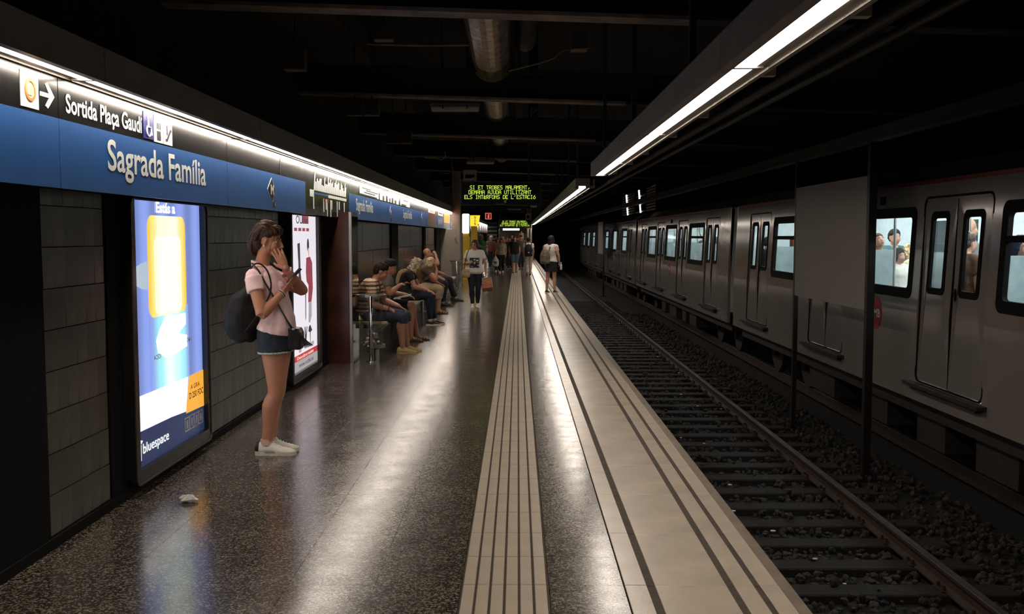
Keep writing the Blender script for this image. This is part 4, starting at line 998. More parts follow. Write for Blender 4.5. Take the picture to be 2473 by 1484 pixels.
SIT = dict(STAND, hip=(0, 0, .545), s1=(-.01, 0, .70), s2=(.03, 0, .87), neck=(.09, 0, 1.04), head=(.16, 0, 1.165), hx=.085, hz=.545,
           shR=(.07, -.17, .985), shL=(.07, .17, .985), elR=(.10, -.24, .72), elL=(.10, .24, .72), wrR=(.32, -.13, .66), wrL=(.32, .13, .66),
           knR=(.44, -.11, .53), knL=(.44, .11, .53), anR=(.40, -.10, .085), anL=(.40, .10, .085), hdR=(.9, .2, -.3), hdL=(.9, -.2, -.3), hnR=(0, .2, -1), hnL=(0, -.2, -1))
class Person:
    def __init__(s, label, loc, rot=0, H=1.70, sex='f', pose=None, skin='skin_fair', vox=.011, fat=1.0, group=None, **kw):
        J = dict(pose or STAND); J.update(kw); k = H/1.70 if J['hip'][2] > .7 else 1.0
        s.k = k; s.nn = 32 if vox < .006 else 14; s.sex = sex; s.fat = fat; s.vox = vox; s.J = {}; s.lf = kw.pop('lf', 1.0); J.pop('lf', None)
        for n, v in J.items():
            if n in ('hx', 'hz'): s.J[n] = v*k
            elif n[:2] in ('hd', 'hn', 'cu', 'lo', 'to'): s.J[n] = v
            else: s.J[n] = V3(v)*k
        s.t = thing('person', label, 'person', loc, rot, group)
        s.skin = mat(*SKINS[skin]) if skin not in MATS else MATS[skin]
        pt, yw, rl = s.J['look']
        s.hm = Matrix.Translation(s.J['head']) @ Matrix.Rotation(yw, 4, 'Z') @ Matrix.Rotation(pt, 4, 'Y') @ Matrix.Rotation(rl, 4, 'X') @ Matrix.Scale(k*kw.get('hs', 1.0), 4)
        s.hr = s.hm.to_3x3().normalized()
    def hp(s, p): return s.hm @ V3(p)
    def he(s, mb, c, r, rot=None, n=14):
        k = s.k; mb.ell(s.hp(c), [q*k for q in r], s.hr @ rot if rot else s.hr, n)
    def sp(s, u):
        P = [s.J['hip'], s.J['s1'], s.J['s2'], s.J['neck']]; T = (0, .33, .66, 1.0)
        if u <= 0: return P[0] + (P[0]-P[1])*(-u/.33)
        for i in range(3):
            if u <= T[i+1] or i == 2:
                a, b, c, d = P[max(i-1, 0)], P[i], P[i+1], P[min(i+2, 3)]; t = (u-T[i])/(T[i+1]-T[i])
                return .5*((2*b)+(c-a)*t+(2*a-5*b+4*c-d)*t*t+(3*b-a-3*c+d)*t**3)
    def torso(s, mb, u0=-.10, u1=1.0, inf=0.0, flare=0.0, n=18):
        tb = TOR[s.sex]; us = sorted(set([u0, u1] + [u for u, _, _ in tb if u0 < u < u1])); R = []
        for u in us:
            w = np.interp(u, [q[0] for q in tb], [q[1] for q in tb])*s.fat; d = np.interp(u, [q[0] for q in tb], [q[2] for q in tb])*s.fat**1.2
            c = s.sp(u); T = (s.sp(u+.03)-s.sp(u-.03)).normalized(); la = V3((0, 1, 0)); de = la.cross(T).normalized()
            e = inf + flare*max(0, .4-u); w = (w+e)*s.k; d = (d+e)*s.k; ring = []
            for i in range(n):
                a = 2*math.pi*i/n; ca, sa = math.cos(a), math.sin(a)
                ring.append(c + la*(math.copysign(abs(ca)**.85, ca)*w) + de*(math.copysign(abs(sa)**.85, sa)*d))
            R.append(ring)
        mb.rings(R)
    def arm(s, sd):
        J = s.J; a, e, w = J['sh'+sd], J['el'+sd], J['wr'+sd]; q = (1.15 if s.sex == 'm' else 1.0)*s.k*(.6+.4*s.fat)
        P = [a, a.lerp(e, .45), a.lerp(e, .88), e, e.lerp(w, .25), e.lerp(w, .7), w]
        return P, [.053*q, .046*q, .040*q, .038*q, .042*q, .031*q, .0245*q]
    def leg(s, sd):
        J = s.J; y = J['hx']*(1 if sd == 'L' else -1); h = V3((J['hip'].x, y, J['hz'])); kn, an = J['kn'+sd], J['an'+sd]; q = (1.05 if s.sex == 'm' else 1.0)*s.k*(.55+.45*s.fat)*s.lf
        ax = (an-kn).normalized(); back = (V3((-1, 0, 0)) - ax*V3((-1, 0, 0)).dot(ax)); back = back.normalized() if back.length > .1 else V3((-1, 0, 0))
        P = [h, h.lerp(kn, .3), h.lerp(kn, .68), h.lerp(kn, .93), kn, kn.lerp(an, .12), kn.lerp(an, .33)+back*.016*q, kn.lerp(an, .68)+back*.006*q, an]
        return P, [.092*q, .086*q, .068*q, .058*q, .057*q, .053*q, .058*q, .042*q, .036*q]
    @staticmethod
    def cut(P, R, f):
        """first part of a limb path, f = fraction of its length"""
        L = [0]
        for i in range(1, len(P)): L.append(L[-1]+(P[i]-P[i-1]).length)
        T = L[-1]*f; p, r = [P[0]], [R[0]]
        for i in range(1, len(P)):
            if L[i] < T-1e-4: p.append(P[i]); r.append(R[i])
            else:
                t = (T-L[i-1])/(L[i]-L[i-1]); p.append(P[i-1].lerp(P[i], t)); r.append(R[i-1]+(R[i]-R[i-1])*t); break
        return p, r
    def hand(s, mb, w, d, n, ts, curl, k=1.0, spread=1.0):
        d = V3(d).normalized(); n = V3(n); n = (n-d*n.dot(d)).normalized(); la = d.cross(n); k *= s.k
        mb.rings([[w+d*x*k+la*math.cos(a)*hw*k+n*math.sin(a)*ht*k for a in [2*math.pi*i/12 for i in range(12)]] for x, hw, ht in ((-.012, .021, .017), (.02, .029, .015), (.05, .037, .013), (.08, .038, .011), (.092, .034, .008))])
        for i, (off, L) in enumerate(((.0300, .068), (.0102, .080), (-.0102, .074), (-.0300, .058))):
            off *= ts; p = w+d*.080*k+la*off*k; dr = (d+la*off*3.2*spread).normalized(); P = [p-d*.015*k, p]; 
            for j, (f, b) in enumerate(((.42, .55), (.32, .8), (.26, .5))):
                ax = dr.cross(n).normalized(); dr = Matrix.Rotation(curl*b, 3, ax) @ dr; n2 = n; p = p+dr*L*f*k; P.append(p)
            mb.tube(P, [.0096*k, .0094*k, .0088*k, .0082*k, .0068*k], 9, rnd=True)
        p = w+d*.018*k+la*.024*ts*k; dr = (d*.75+la*ts*.65+n*.25).normalized(); P = [p-dr*.012*k, p]
        for f, b in ((.034, .1), (.028, -.25)):
            p = p+(dr+n*curl*.3-la*ts*.35*(f < .03)).normalized()*f*k; P.append(p)
        mb.tube(P, [.013*k, .0125*k, .0105*k, .0075*k], 9, rnd=True)
    def headmesh(s, mb):
        E = s.he; ry = lambda a: Matrix.Rotation(a, 3, 'Y')
        E(mb, (-.014, 0, .030), (.094, .074, .086)); E(mb, (.026, 0, -.035), (.062, .056, .072)); E(mb, (.058, 0, -.094), (.024, .024, .018))
        E(mb, (.070, 0, .016), (.017, .048, .013))
        for y in (-1, 1):
            E(mb, (.008, .040*y, -.058), (.038, .022, .036)); E(mb, (.056, .036*y, -.030), (.026, .022, .028)); E(mb, (-.006, .074*y, -.014), (.014, .006, .026), ry(.2)); E(mb, (-.006, .078*y, -.040), (.008, .005, .009)); mb.tube([s.hp((-.008+.019*math.cos(a)-.006*math.sin(a)*0, (.079+.004*math.cos(a+2.4))*y, -.012+.031*math.sin(a))) for a in [math.radians(30+28*q) for q in range(8)]], [.0035*s.k]*2+[.0048*s.k]*4+[.004*s.k]*2, 6, sm=2, rnd=True)
        k = s.k
        mb.tube([s.hp((.083, 0, .006)), s.hp((.098, 0, -.018)), s.hp((.108, 0, -.036)), s.hp((.096, 0, -.046))], [.008*k, .0095*k, .0115*k, .008*k], 8, rnd=True)
        E(mb, (.092, .010, -.042), (.011, .008, .007)); E(mb, (.092, -.010, -.042), (.011, .008, .007))
        E(mb, (.082, 0, -.066), (.014, .023, .006)); E(mb, (.080, 0, -.076), (.013, .020, .006)); E(mb, (.072, 0, -.07), (.018, .03, .022))
        mb.tube([s.J['neck']+V3((0, 0, -.03)), s.J['neck'].lerp(s.hp((-.018, 0, -.055)), .5), s.hp((-.012, 0, -.045))], [.058*k*s.fat, .050*k*s.fat, .050*k*s.fat], 14)
    def body(s, feet=True, hands=True):
        mb = MB(); s.torso(mb); s.headmesh(mb); J = s.J
        for sd in 'RL':
            P, R = s.arm(sd); mb.tube(P, R, s.nn, sm=3, rnd=True)
            mb.tube([s.sp(.93), J['sh'+sd]], [.062*s.k, .052*s.k], 12, rnd=True)
            P, R = s.leg(sd); mb.tube(P, R, s.nn, sm=3, rnd=True)
            if hands: s.hand(mb, J['wr'+sd], J['hd'+sd], J['hn'+sd], -1 if sd == 'R' else 1, J['cu'+sd])
            if feet:
                a = J['an'+sd]; f = s.toe(sd)
                mb.tube([a+f*-.035*s.k+V3((0, 0, -.045*s.k)), a+f*.03*s.k+V3((0, 0, -.032*s.k)), a+f*.09*s.k+V3((0, 0, -.048*s.k)), a+f*.16*s.k+V3((0, 0, -.060*s.k))], [.029*s.k, .034*s.k, .032*s.k, .019*s.k], 12, sm=2, flat=((0, 0, 1), .74, .98), rnd=True)
        s.bodyo = rq('body', mb, s.skin, s.t, s.vox, 3); return s
    def toe(s, sd):
        f = s.J['to'+sd]; return V3(f).normalized() if f else V3((1, 0, 0))
    def face(s, brow=(.02, .012, .008), lip=(.35, .10, .09)):
        k = s.k
        for y in (-1, 1):
            b = MB(); s.he(b, (.0650, .030*y, -.004), (.0110, .0140, .0080), None, 12); e = make('eye', b, mat('eye_white', (.6, .57, .53), .3, var=.03), s.t, smooth=True)
            b = MB(); s.he(b, (.0735, .030*y, -.005), (.0035, .0062, .0062), None, 10); make('iris', b, mat('iris_dark', (.02, .012, .008), .2), e, smooth=True)
            b = MB(); b.tube([s.hp((.082, .015*y, .018)), s.hp((.080, .032*y, .023)), s.hp((.066, .050*y, .016))], [.0035*k, .004*k, .002*k], 6); make('eyebrow', b, mat('brow_hair', brow, .8), s.t, smooth=True)
        b = MB(); s.he(b, (.0875, 0, -.0665), (.010, .021, .0045), None, 10); s.he(b, (.0855, 0, -.0755), (.010, .018, .005), None, 10); make('lips', b, mat('lip_skin', lip, .45), s.t, smooth=True); return s
    def hair(s, kind, m, amp=.006):
        mb = MB(); r = Matrix.Rotation(-.45, 3, 'Y')
        if kind == 'bald': return s
        s.he(mb, (-.024, 0, .045), (.102, .084, .082), r, 18); s.he(mb, (-.056, 0, .0), (.062, .078, .075), None, 16)
        if kind in ('long', 'bob', 'curly'):
            L = dict(long=-.24, bob=-.10, curly=-.13)[kind]; w = 1.25 if kind == 'curly' else 1.0
            mb.rings([[s.hp((x+dp*math.cos(a), wd*math.sin(a), z)) for a in [2*math.pi*i/14 for i in range(14)]] for x, dp, wd, z in ((-.045, .05, .075*w, .03), (-.05, .052*w, .082*w, -.05), (-.062, .045*w, .078*w, L*.6), (-.072, .03*w, .06*w, L))])
            for y in (-1, 1):
                mb.rings([[s.hp((x+dp*math.cos(a), (yy_+wd*math.sin(a))*y, z)) for a in [2*math.pi*i/10 for i in range(10)]] for x, dp, yy_, wd, z in ((.0, .05, .066, .016, .05), (.01, .042*w, .074, .015*w, -.02), (-.005, .038*w, .070, .016*w, L*.7), (-.02, .025, .062, .012, L*.95))])
        if kind == 'curly':
            random.seed(9)
            for i in range(46):
                a, z = random.uniform(-2.4, 2.4)+math.pi, random.uniform(-.12, .12); rr_ = .095*math.sqrt(max(.05, 1-(max(0, z-.02)/.12)**2)); s.he(mb, (-.02+rr_*1.05*math.cos(a), rr_*math.sin(a), z), [random.uniform(.018, .03)]*3, None, 8)
        if kind == 'spiky':
            random.seed(4)
            for i in range(30):
                x, y = random.uniform(-.09, .06), random.uniform(-.05, .05); p = s.hp((x, y, .095)); mb.tube([p, p+s.hr @ V3((.012, 0, .035))], [.012, .003], 6)
        rq('hair', mb, m, s.t, min(s.vox, .008), 1 if kind != 'straight' else 3, amp, 40); return s
    def shirt(s, m, sleeve=.26, hem=.02, inf=.012, amp=.006, flare=.03, name='shirt', neck=.97, puff=.014):
        mb = MB(); s.torso(mb, hem, neck, inf, flare)
        for sd in 'RL':
            mb.tube([s.sp(.9), s.J['sh'+sd]], [.075*s.k, (.056+inf)*s.k], 12, rnd=True)
            if sleeve > 0:
                P, R = s.arm(sd); P, R = s.cut(P, R, sleeve); mb.tube(P, [q+(inf+puff*(i/len(R)))*s.k for i, q in enumerate(R)], 14, sm=3)
        return rq(name, mb, m, s.t, s.vox, 2, amp*s.k, 13)
    def legwear(s, m, f=1.0, inf=.014, top=.17, amp=.007, name='trousers', loose=0.0):
        mb = MB(); s.torso(mb, -.10, top, inf*.8)
        for sd in 'RL':
            P, R = s.leg(sd); mb.ell(P[0]+V3((0, 0, .01*s.k)), [(R[0]+inf*s.k)*1.02]*3, None, 20); P, R = s.cut(P, R, min(f, .985)); mb.tube(P, [q+(inf+loose*(i/len(R)))*s.k for i, q in enumerate(R)], s.nn+2, sm=3)
        return rq(name, mb, m, s.t, s.vox, 2, amp*s.k, 12)
    def skirt(s, m, length=.36, flare=.06):
        mb = MB(); h = s.J['hip']; k = s.k; R = []
        for z, w, d in ((.14, .15, .105), (.05, .172, .12), (-.05, .182, .13), (-length, .18+flare, .13+flare)):
            R.append([V3((h.x+(d*math.cos(a))*k*s.fat, w*math.sin(a)*k*s.fat, h.z+z*k)) for a in [2*math.pi*i/24 for i in range(24)]])
        mb.rings(R[::-1]); return rq('skirt', mb, m, s.t, s.vox, 2, .006, 12)
    def shoe(s, m, sole, kind='sneaker', L=.275, heel=None):
        for sd in 'RL':
            a = s.J['an'+sd]; f = s.toe(sd); f = V3((f.x, f.y, 0)).normalized(); la = V3((0, 0, 1)).cross(f); k = s.k*L/.275; z0 = a.z-.085*s.k
            o = V3((a.x, a.y, max(0, z0)))
            def W(x, y, z): return o+f*x*k+la*y*k+V3((0, 0, z*k))
            prof = [(-.078, .022, .050), (-.07, .031, .078), (-.045, .037, .092), (-.01, .038, .096), (.03, .039, .090), (.07, .042, .070), (.11, .0455, .054), (.15, .0455, .044), (.178, .038, .036), (.194, .020, .028)]
            if kind == 'sandal': prof = None
            b = MB(); out = [(-.08, .018), (-.074, .032), (-.04, .039), (.02, .037), (.07, .042), (.12, .049), (.16, .047), (.185, .036), (.199, .014)]
            pts = [W(x, y, 0) for x, y in out]+[W(x, -y, 0) for x, y in out[::-1]]
            b.poly(pts, (0, 0, (.026 if kind != 'sandal' else .02)*k))
            root = None
            if prof:
                u = MB(); R = []
                for x, hw, h in prof:
                    R.append([W(x, hw*math.copysign(abs(math.cos(t_))**.8, math.cos(t_)), .018+(h-.018)*math.sin(t_)**.8 if math.sin(t_) > 0 else .018) for t_ in [math.pi*i/12 for i in range(13)]])
                u.rings(R); root = make('shoe', u, m, s.t, smooth=True); make('sole', b, sole, root)
                if kind == 'sneaker':
                    l = MB()
                    for i in range(5):
                        x = .045+.02*i; h = np.interp(x, [p[0] for p in prof], [p[2] for p in prof]); l.tube([W(x, -.022, h-.012), W(x+.006, 0, h+.003), W(x, .022, h-.012)], .0035*k, 6)
                    make('laces', l, MATS.get('white_lettering'), root)
                    t_ = MB(); t_.rings([[W(x-.03+.0*x, w_*math.sin(q), z+.006*math.cos(q)) for q in [2*math.pi*i/10 for i in range(10)]] for x, w_, z in ((.075, .018, .082), (.062, .022, .105), (.05, .02, .128))]); make('tongue', t_, m, root, smooth=True)
                    c = MB(); c.tube([W(.0, 0, .070), W(-.002, 0, .112)], [.041*k, .0435*k*(1+.0)], 18); make('sock', c, mat('pale_sock', srgb(226, 190, 176), .8), root)
                    if heel:
                        c = MB(); c.rings([[W(x, hw*1.03*math.copysign(abs(math.cos(q))**.8, math.cos(q)), .03+(h-.025)*abs(math.sin(q))**.8) for q in [math.pi*i/10 for i in range(11)]] for x, hw, h in ((-.081, .022, .05), (-.072, .032, .082), (-.052, .037, .092))]); make('heel_tab', c, heel, root)
            else:
                root = make('sandal', b, sole, s.t)
                for x, h in ((.03, .075), (.10, .058), (.14, .045)):
                    q = MB(); q.tube([W(x, -.044, .012), W(x, -.036, h*.75), W(x, 0, h), W(x, .036, h*.75), W(x, .044, .012)], .007*k, 6, sm=2); make('strap', q, m, root)
        return s
SKINS = {'skin_fair': ('skin_fair', srgb(196, 146, 120), .5, 0, .06, 20), 'skin_tan': ('skin_tan', srgb(190, 130, 102), .5, 0, .06, 20), 'skin_warm': ('skin_warm', srgb(186, 132, 106), .5, 0, .06, 20), 'skin_deep': ('skin_deep', srgb(140, 96, 74), .5, 0, .06, 20)}
H_brown = mat('hair_brown', srgb(62, 42, 32), .55, spec=.35, var=.5, scale=40); H_dark = mat('hair_dark', srgb(34, 27, 24), .68, spec=.25, bump=.35, bscale=90, var=.4, scale=40)
H_grey = mat('hair_grey_blond', srgb(178, 160, 138), .5, var=.35, scale=45); H_blond = mat('hair_blond', srgb(198, 168, 124), .45, var=.3, scale=45); H_red = mat('hair_red', srgb(120, 62, 34), .45, var=.4, scale=40)
def cloth(name, c, var=.12, rough=.85, scale=14): return mat(name, srgb(*c), rough, var=var, scale=scale, bump=.05, bscale=180)
C_pink = cloth('pink_polo', (246, 206, 205)); C_denim = cloth('dark_denim', (36, 42, 56), .4); C_black = cloth('black_cloth', (22, 20, 20)); C_white = cloth('white_cloth', (222, 216, 206), .06)
C_jean = cloth('blue_jean', (52, 62, 80), .3); C_beige = cloth('beige_cloth', (176, 150, 116)); C_sage = cloth('sage_cloth', (150, 150, 118)); C_green = cloth('green_cloth', (32, 120, 70)); C_pinkchk = cloth('pink_check', (214, 130, 130), .3, scale=30)
C_greyshort = cloth('grey_blue_cloth', (84, 96, 104)); C_red = cloth('red_cloth', (180, 40, 48)); C_grey = cloth('grey_cloth', (120, 116, 112)); C_navy = cloth('navy_cloth', (30, 34, 52)); C_brown = cloth('brown_cloth', (92, 66, 50)); C_teal = cloth('teal_cloth', (70, 104, 108))
S_white = mat('white_shoe', srgb(228, 220, 206), .5, var=.06); S_sole = mat('off_white_sole', srgb(214, 204, 188), .6, var=.06); S_black = mat('black_shoe', (.02, .019, .018), .5); S_tan = mat('tan_sole', srgb(196, 164, 112), .7); S_brown = mat('brown_strap', srgb(70, 48, 36), .6)

# --- the woman with the phone
W_ = Person('young woman in pink polo and denim shorts, hand over mouth, looking at phone', (-1.785, 7.26, 0), 0, 1.70, 'f', vox=.0042, skin='skin_tan',
    hip=(.012, 0, .885), s1=(.030, 0, 1.03), s2=(-.030, 0, 1.20), neck=(-.092, 0, 1.372), head=(-.030, 0, 1.572), lf=1.13, hx=.072, hz=.87,
    shR=(-.105, -.165, 1.305), shL=(-.085, .165, 1.31), elR=(-.032, -.235, 1.045), elL=(.185, .125, 1.195), wrR=(.088, -.10, 1.195), wrL=(.108, -.085, 1.368),
    knR=(.026, -.072, .484), knL=(-.004, .070, .484), anR=(-.052, -.070, .085), anL=(-.060, .068, .085), hdR=(.62, .16, .72), hdL=(-.42, .01, .90), hnR=(-.55, .25, .62), hnL=(-.35, .9, -.12), cuR=.22, cuL=.10, look=(.16, -.06, 0))
W_.body().face()
# wavy brown hair gathered low at the nape
mb = MB(); r = Matrix.Rotation(-.42, 3, 'Y')
W_.he(mb, (-.026, 0, .050), (.106, .086, .084), r, 18); W_.he(mb, (-.070, 0, -.012), (.062, .076, .085), None, 16); W_.he(mb, (-.092, 0, -.075), (.040, .055, .05), None, 14)
random.seed(12)
for i in range(64):
    y = random.uniform(-.085, .085); a0 = random.uniform(.15, .5); P = []; wv = random.uniform(0, 6)
    for q in range(9):
        a = a0+q*.30; rr_ = .108+.010*math.sin(q*1.3+wv); f_ = math.sqrt(max(.05, 1-(y/.092)**2))
        P.append(W_.hp((-.028+rr_*f_*math.cos(a)*1.02, y+.010*math.sin(q*1.7+wv), .030+rr_*f_*math.sin(a)*.92-(.02*max(0, q-5)))))
    mb.tube(P, [.004]+[.0085]*7+[.005], 6, sm=2)
for i in range(14):
    y = -.06+i*.0092; P = [W_.hp((-.105+.012*math.sin(i), y, -.01)), W_.hp((-.118+.01*math.cos(i*2), y, -.06)), W_.hp((-.10, y*.8, -.115)), W_.hp((-.07, y*.6, -.13))]; mb.tube(P, [.01, .014, .013, .007], 7, sm=3)
for i in range(7):
    y = -.062+.011*i; mb.tube([W_.hp((.035, y, .108)), W_.hp((.065, y*1.05, .104+.006*math.sin(i*2))), W_.hp((.088, y*1.1, .088+.006*math.cos(i*3))), W_.hp((.098, y*1.2, .070))], [.008, .0095, .008, .003], 7, sm=3)
rq('hair', mb, H_brown, W_.t, .0042, 1, .003, 60)
mb = MB()
for i in range(190):
    y = random.uniform(-.088, .088); a0 = random.uniform(.1, 1.3); P = []; wv = random.uniform(0, 6); n_ = random.randint(5, 9); dr_ = random.uniform(-.006, .006)
    for q in range(n_):
        a = a0+q*.27; rr_ = .1165+.006*math.sin(q*1.1+wv); f_ = math.sqrt(max(.05, 1-(y/.098)**2))
        P.append(W_.hp((-.030+rr_*f_*math.cos(a)*1.0, y+.008*math.sin(q*1.3+wv)+dr_*q, .032+rr_*f_*math.sin(a)*.90-(.018*max(0, q+a0/.3-6)))))
    mb.tube(P, [.001]+[random.uniform(.0018, .0034)]*(n_-2)+[.001], 5, sm=3)
tag(make('hair_strands', mb, mat('hair_brown_light', srgb(92, 66, 48), .38, var=.4, scale=40), W_.t, smooth=True), kind='stuff')
mb = MB(); mb.tube([W_.hp((.06, -.066, .07)), W_.hp((.055, -.074, .02)), W_.hp((.040, -.073, -.04)), W_.hp((.036, -.070, -.085))], .0016, 5, sm=4); make('loose_strand', mb, H_brown, W_.t)
mb = MB(); W_.he(mb, (-.003, -.086, -.042), (.006, .005, .006), None, 8); make('earring', mb, mat('pearl', srgb(240, 230, 200), .2), W_.t, smooth=True)
# polo shirt: body, short puffed sleeves, collar, placket
mb = MB(); W_.torso(mb, .06, .965, .010, .055)
mb.ell((.030, -.062, 1.225), (.072, .062, .062)); mb.ell((.030, .062, 1.225), (.072, .062, .062))
for sd in 'RL':
    mb.tube([W_.sp(.9), W_.J['sh'+sd]], [.070, .062], 14, rnd=True); P, R = W_.arm(sd); P, R = W_.cut(P, R, .205); mb.tube(P, [R[0]+.014]+[q+.020 for q in R[1:-1]]+[R[-1]+.016], 16, sm=3)
shirt = rq('shirt', mb, C_pink, W_.t, .0055, 2, .0055, 15)
mb = MB()
for sgn in (-1, 1):
    mb.rings([[V3(p) for p in q] for q in (
        [(-.165, .0*sgn, 1.425), (-.158, .0, 1.375), (-.150, .0, 1.37), (-.157, 0, 1.425)],
        [(-.145, .055*sgn, 1.425), (-.140, .075*sgn, 1.365), (-.130, .072*sgn, 1.365), (-.137, .052*sgn, 1.425)],
        [(-.085, .070*sgn, 1.405), (-.075, .098*sgn, 1.345), (-.068, .092*sgn, 1.345), (-.078, .066*sgn, 1.405)],
        [(-.020, .050*sgn, 1.372), (-.005, .080*sgn, 1.310), (.0, .074*sgn, 1.31), (-.014, .046*sgn, 1.372)],
        [(.005, .018*sgn, 1.345), (.03, .028*sgn, 1.295), (.034, .024*sgn, 1.295), (.010, .014*sgn, 1.345)])])
make('collar', mb, cloth('polo_collar', (244, 205, 196), .08), shirt, smooth=False)
mb = MB(); mb.rings([[V3((x, -.014, z)), V3((x+.006, -.014, z)), V3((x+.006, .014, z)), V3((x, .014, z))] for x, z in ((.010, 1.335), (.062, 1.285), (.104, 1.235))]); make('placket', mb, cloth('polo_collar', (1, 1, 1)), shirt)
W_.legwear(C_denim, .135, .016, .20, .005, 'shorts', .006)
mb = MB()
for sd in 'RL':
    P, R = W_.leg(sd); p1, r1 = W_.cut(P, R, .150); p0 = p1[-1]+(p1[-2]-p1[-1]).normalized()*.014; mb.tube([p0, p1[-1]], [r1[-1]+.025, r1[-1]+.023], 32)
rq('frayed_hem', mb, cloth('frayed_denim', (176, 176, 172), .35, scale=60), W_.t, .005, 1, .004, 60)
W_.shoe(S_white, S_sole, 'sneaker', .292, S_black)
# wrist things
def band(name, c, ax, r, w, m, parent):
    ax = V3(ax).normalized(); b = MB(); u = ax.orthogonal().normalized(); v = ax.cross(u); ring = lambda rr_, h: [V3(c)+ax*h+(u*math.cos(a)+v*math.sin(a))*rr_ for a in [2*math.pi*i/20 for i in range(20)]]
    b.rings([ring(r, -w), ring(r+.004, -w), ring(r+.004, w), ring(r, w), ring(r, -w)], False); return make(name, b, m, parent, smooth=False)
ax = W_.J['wrR']-W_.J['elR']
for q in (.90, .93, .965): band('bracelet', W_.J['elR'].lerp(W_.J['wrR'], q), ax+V3((random.uniform(-.02, .02), 0, 0)), .030, .002, mat('bracelet_cord', srgb(225, 205, 180), .6) if q != .93 else S_black, W_.t)
ax = W_.J['wrL']-W_.J['elL']; wt = band('wristwatch', W_.J['elL'].lerp(W_.J['wrL'], .92), ax, .029, .010, mat('pink_watch', srgb(240, 120, 130), .5), W_.t)
mb = MB(); c = W_.J['elL'].lerp(W_.J['wrL'], .92)+V3((.032, -.012, .01)); mb.ell(c, (.008, .016, .016), None, 14); make('watch_face', mb, mat('watch_face_white', (.7, .68, .66), .3), wt, smooth=True)
OX, OY = -1.785, 7.26
# phone in her right hand
b = MB(); d_ = V3((.62, .10, .70)).normalized(); n_ = V3((-.70, .12, .62)); n_ = (n_-d_*n_.dot(d_)).normalized(); la = d_.cross(n_)
c0 = V3(W_.J['wrR'])+d_*.145+n_*.020
def slab3(b, c, L, w, h): b.rings([[c+d_*(L*(2*i-1))+la*(w*sx)+n_*(h*sy) for sx, sy in ((-1, -1), (1, -1), (1, 1), (-1, 1))] for i in (0, 1)])
t = thing('smartphone', 'black smartphone held up in the pink-shirted woman\'s hand', 'phone', (OX+c0.x, OY+c0.y, c0.z))
slab3(b, V3((0, 0, 0)), .07, .035, .0034); make('phone_body', b, mat('phone_black', (.01, .01, .011), .25), t)
b = MB(); slab3(b, n_*.0038, .062, .031, .0006); make('phone_screen', b, emis('phone_screen', (.25, .28, .33), .6), t)
# black drawstring backpack
t = thing('backpack', 'black drawstring backpack on the back of the pink-shirted woman', 'backpack', (OX-.21, OY, .83))
mb = MB()
R = []
for z, cx, d, w in ((.0, .0, .055, .10), (.03, -.005, .10, .14), (.12, -.022, .118, .165), (.24, -.02, .112, .165), (.33, .0, .085, .14), (.38, .03, .055, .09), (.41, .045, .035, .05), (.44, .05, .030, .04)):
    R.append([V3((cx+d*math.cos(a), w*math.sin(a)-.02, z)) for a in [2*math.pi*i/20 for i in range(20)]])
mb.rings(R); rq('bag_body', mb, C_black, t, .008, 2, .012, 9)
mb = MB()
for sgn in (-1, 1):
    mb.tube([(.05, .03*sgn-.02, .42), (.06, .10*sgn, .50), (.10, .125*sgn, .566), (.15, .13*sgn, .570), (.20, .13*sgn, .515), (.225, .145*sgn, .41), (.20, .185*sgn, .30), (.10, .185*sgn, .16), (.0, .13*sgn, .05)], .006, 8, sm=5)
make('strap', mb, C_black, t, smooth=True)
# shoulder bag with tassel
t = thing('shoulder_bag', 'small black tasselled shoulder bag at the hip of the pink-shirted woman', 'bag', (OX+.16, OY-.05, .80))
mb = MB(); mb.rings([[V3((x*k_+.0, y*1.0-.0, z)) for x, y in rrect(-.055, .060, -.075, .075, .03)] for z, k_ in ((-.02, .85), (0, 1.0), (.10, .95), (.135, .7))]); rq('bag_body', mb, mat('black_leather', (.013, .012, .012), .4), t, .006, 2, .003, 20)
mb = MB(); mb.tube([(-.01, -.03, .13), (-.035, -.075, .19), (-.105, -.10, .33), (-.17, -.13, .455), (-.225, -.125, .555), (-.265, -.10, .592), (-.285, -.05, .605), (-.275, .02, .585)], .0075, 8, sm=6, flat=((1, 0, 0), .6, 1.4)); make('strap', mb, MATS['black_leather'], t, smooth=True)
mb = MB()
for k_ in range(7): mb.tube([(.05, -.04, .08), (.075+.004*k_, -.05, .04), (.085+.010*k_, -.05-.003*k_, -.012+.004*k_)], [.005, .005, .003], 5, sm=2)
make('tassel', mb, MATS['black_leather'], t)
mb = MB(); mb.tube([(.0, -.075, .128), (.02, -.078, .130)], .010, 8); make('clasp', mb, M_chrome, t)
# --- people on the benches (all face the track)
PI = math.pi
M_stripe = banded('striped_tee', [(srgb(214, 178, 140), .30), (srgb(120, 70, 48), .16), (srgb(232, 205, 170), .30), (srgb(86, 60, 46), .24)], 'Z', .105)
p = Person('seated man in orange striped tee and denim shorts beside the litter bin', (-2.03, 13.6, 0), 0, 1.72, 'm', SIT, 'skin_warm', .010, 1.12,
    s1=(-.02, 0, .70), s2=(.0, 0, .85), neck=(.075, 0, 1.0), head=(.165, 0, 1.115), shR=(.05, -.19, .945), shL=(.06, .19, .945), elR=(.06, -.27, .68), elL=(.17, .25, .70), wrR=(.30, -.17, .61), wrL=(.40, .02, .64),
    knR=(.45, -.13, .515), knL=(.46, .10, .515), anR=(.46, -.10, .085), anL=(.50, .10, .085), hdR=(.9, .25, -.25), hdL=(.9, -.1, -.5), look=(.42, .1, 0))
p.body().face().hair('spiky', H_dark, .004); p.shirt(M_stripe, .24, .0, .016, .007); p.legwear(C_jean, .60, .022, .15, .010, 'shorts', .012); p.shoe(S_tan, S_tan, 'flat', .28)
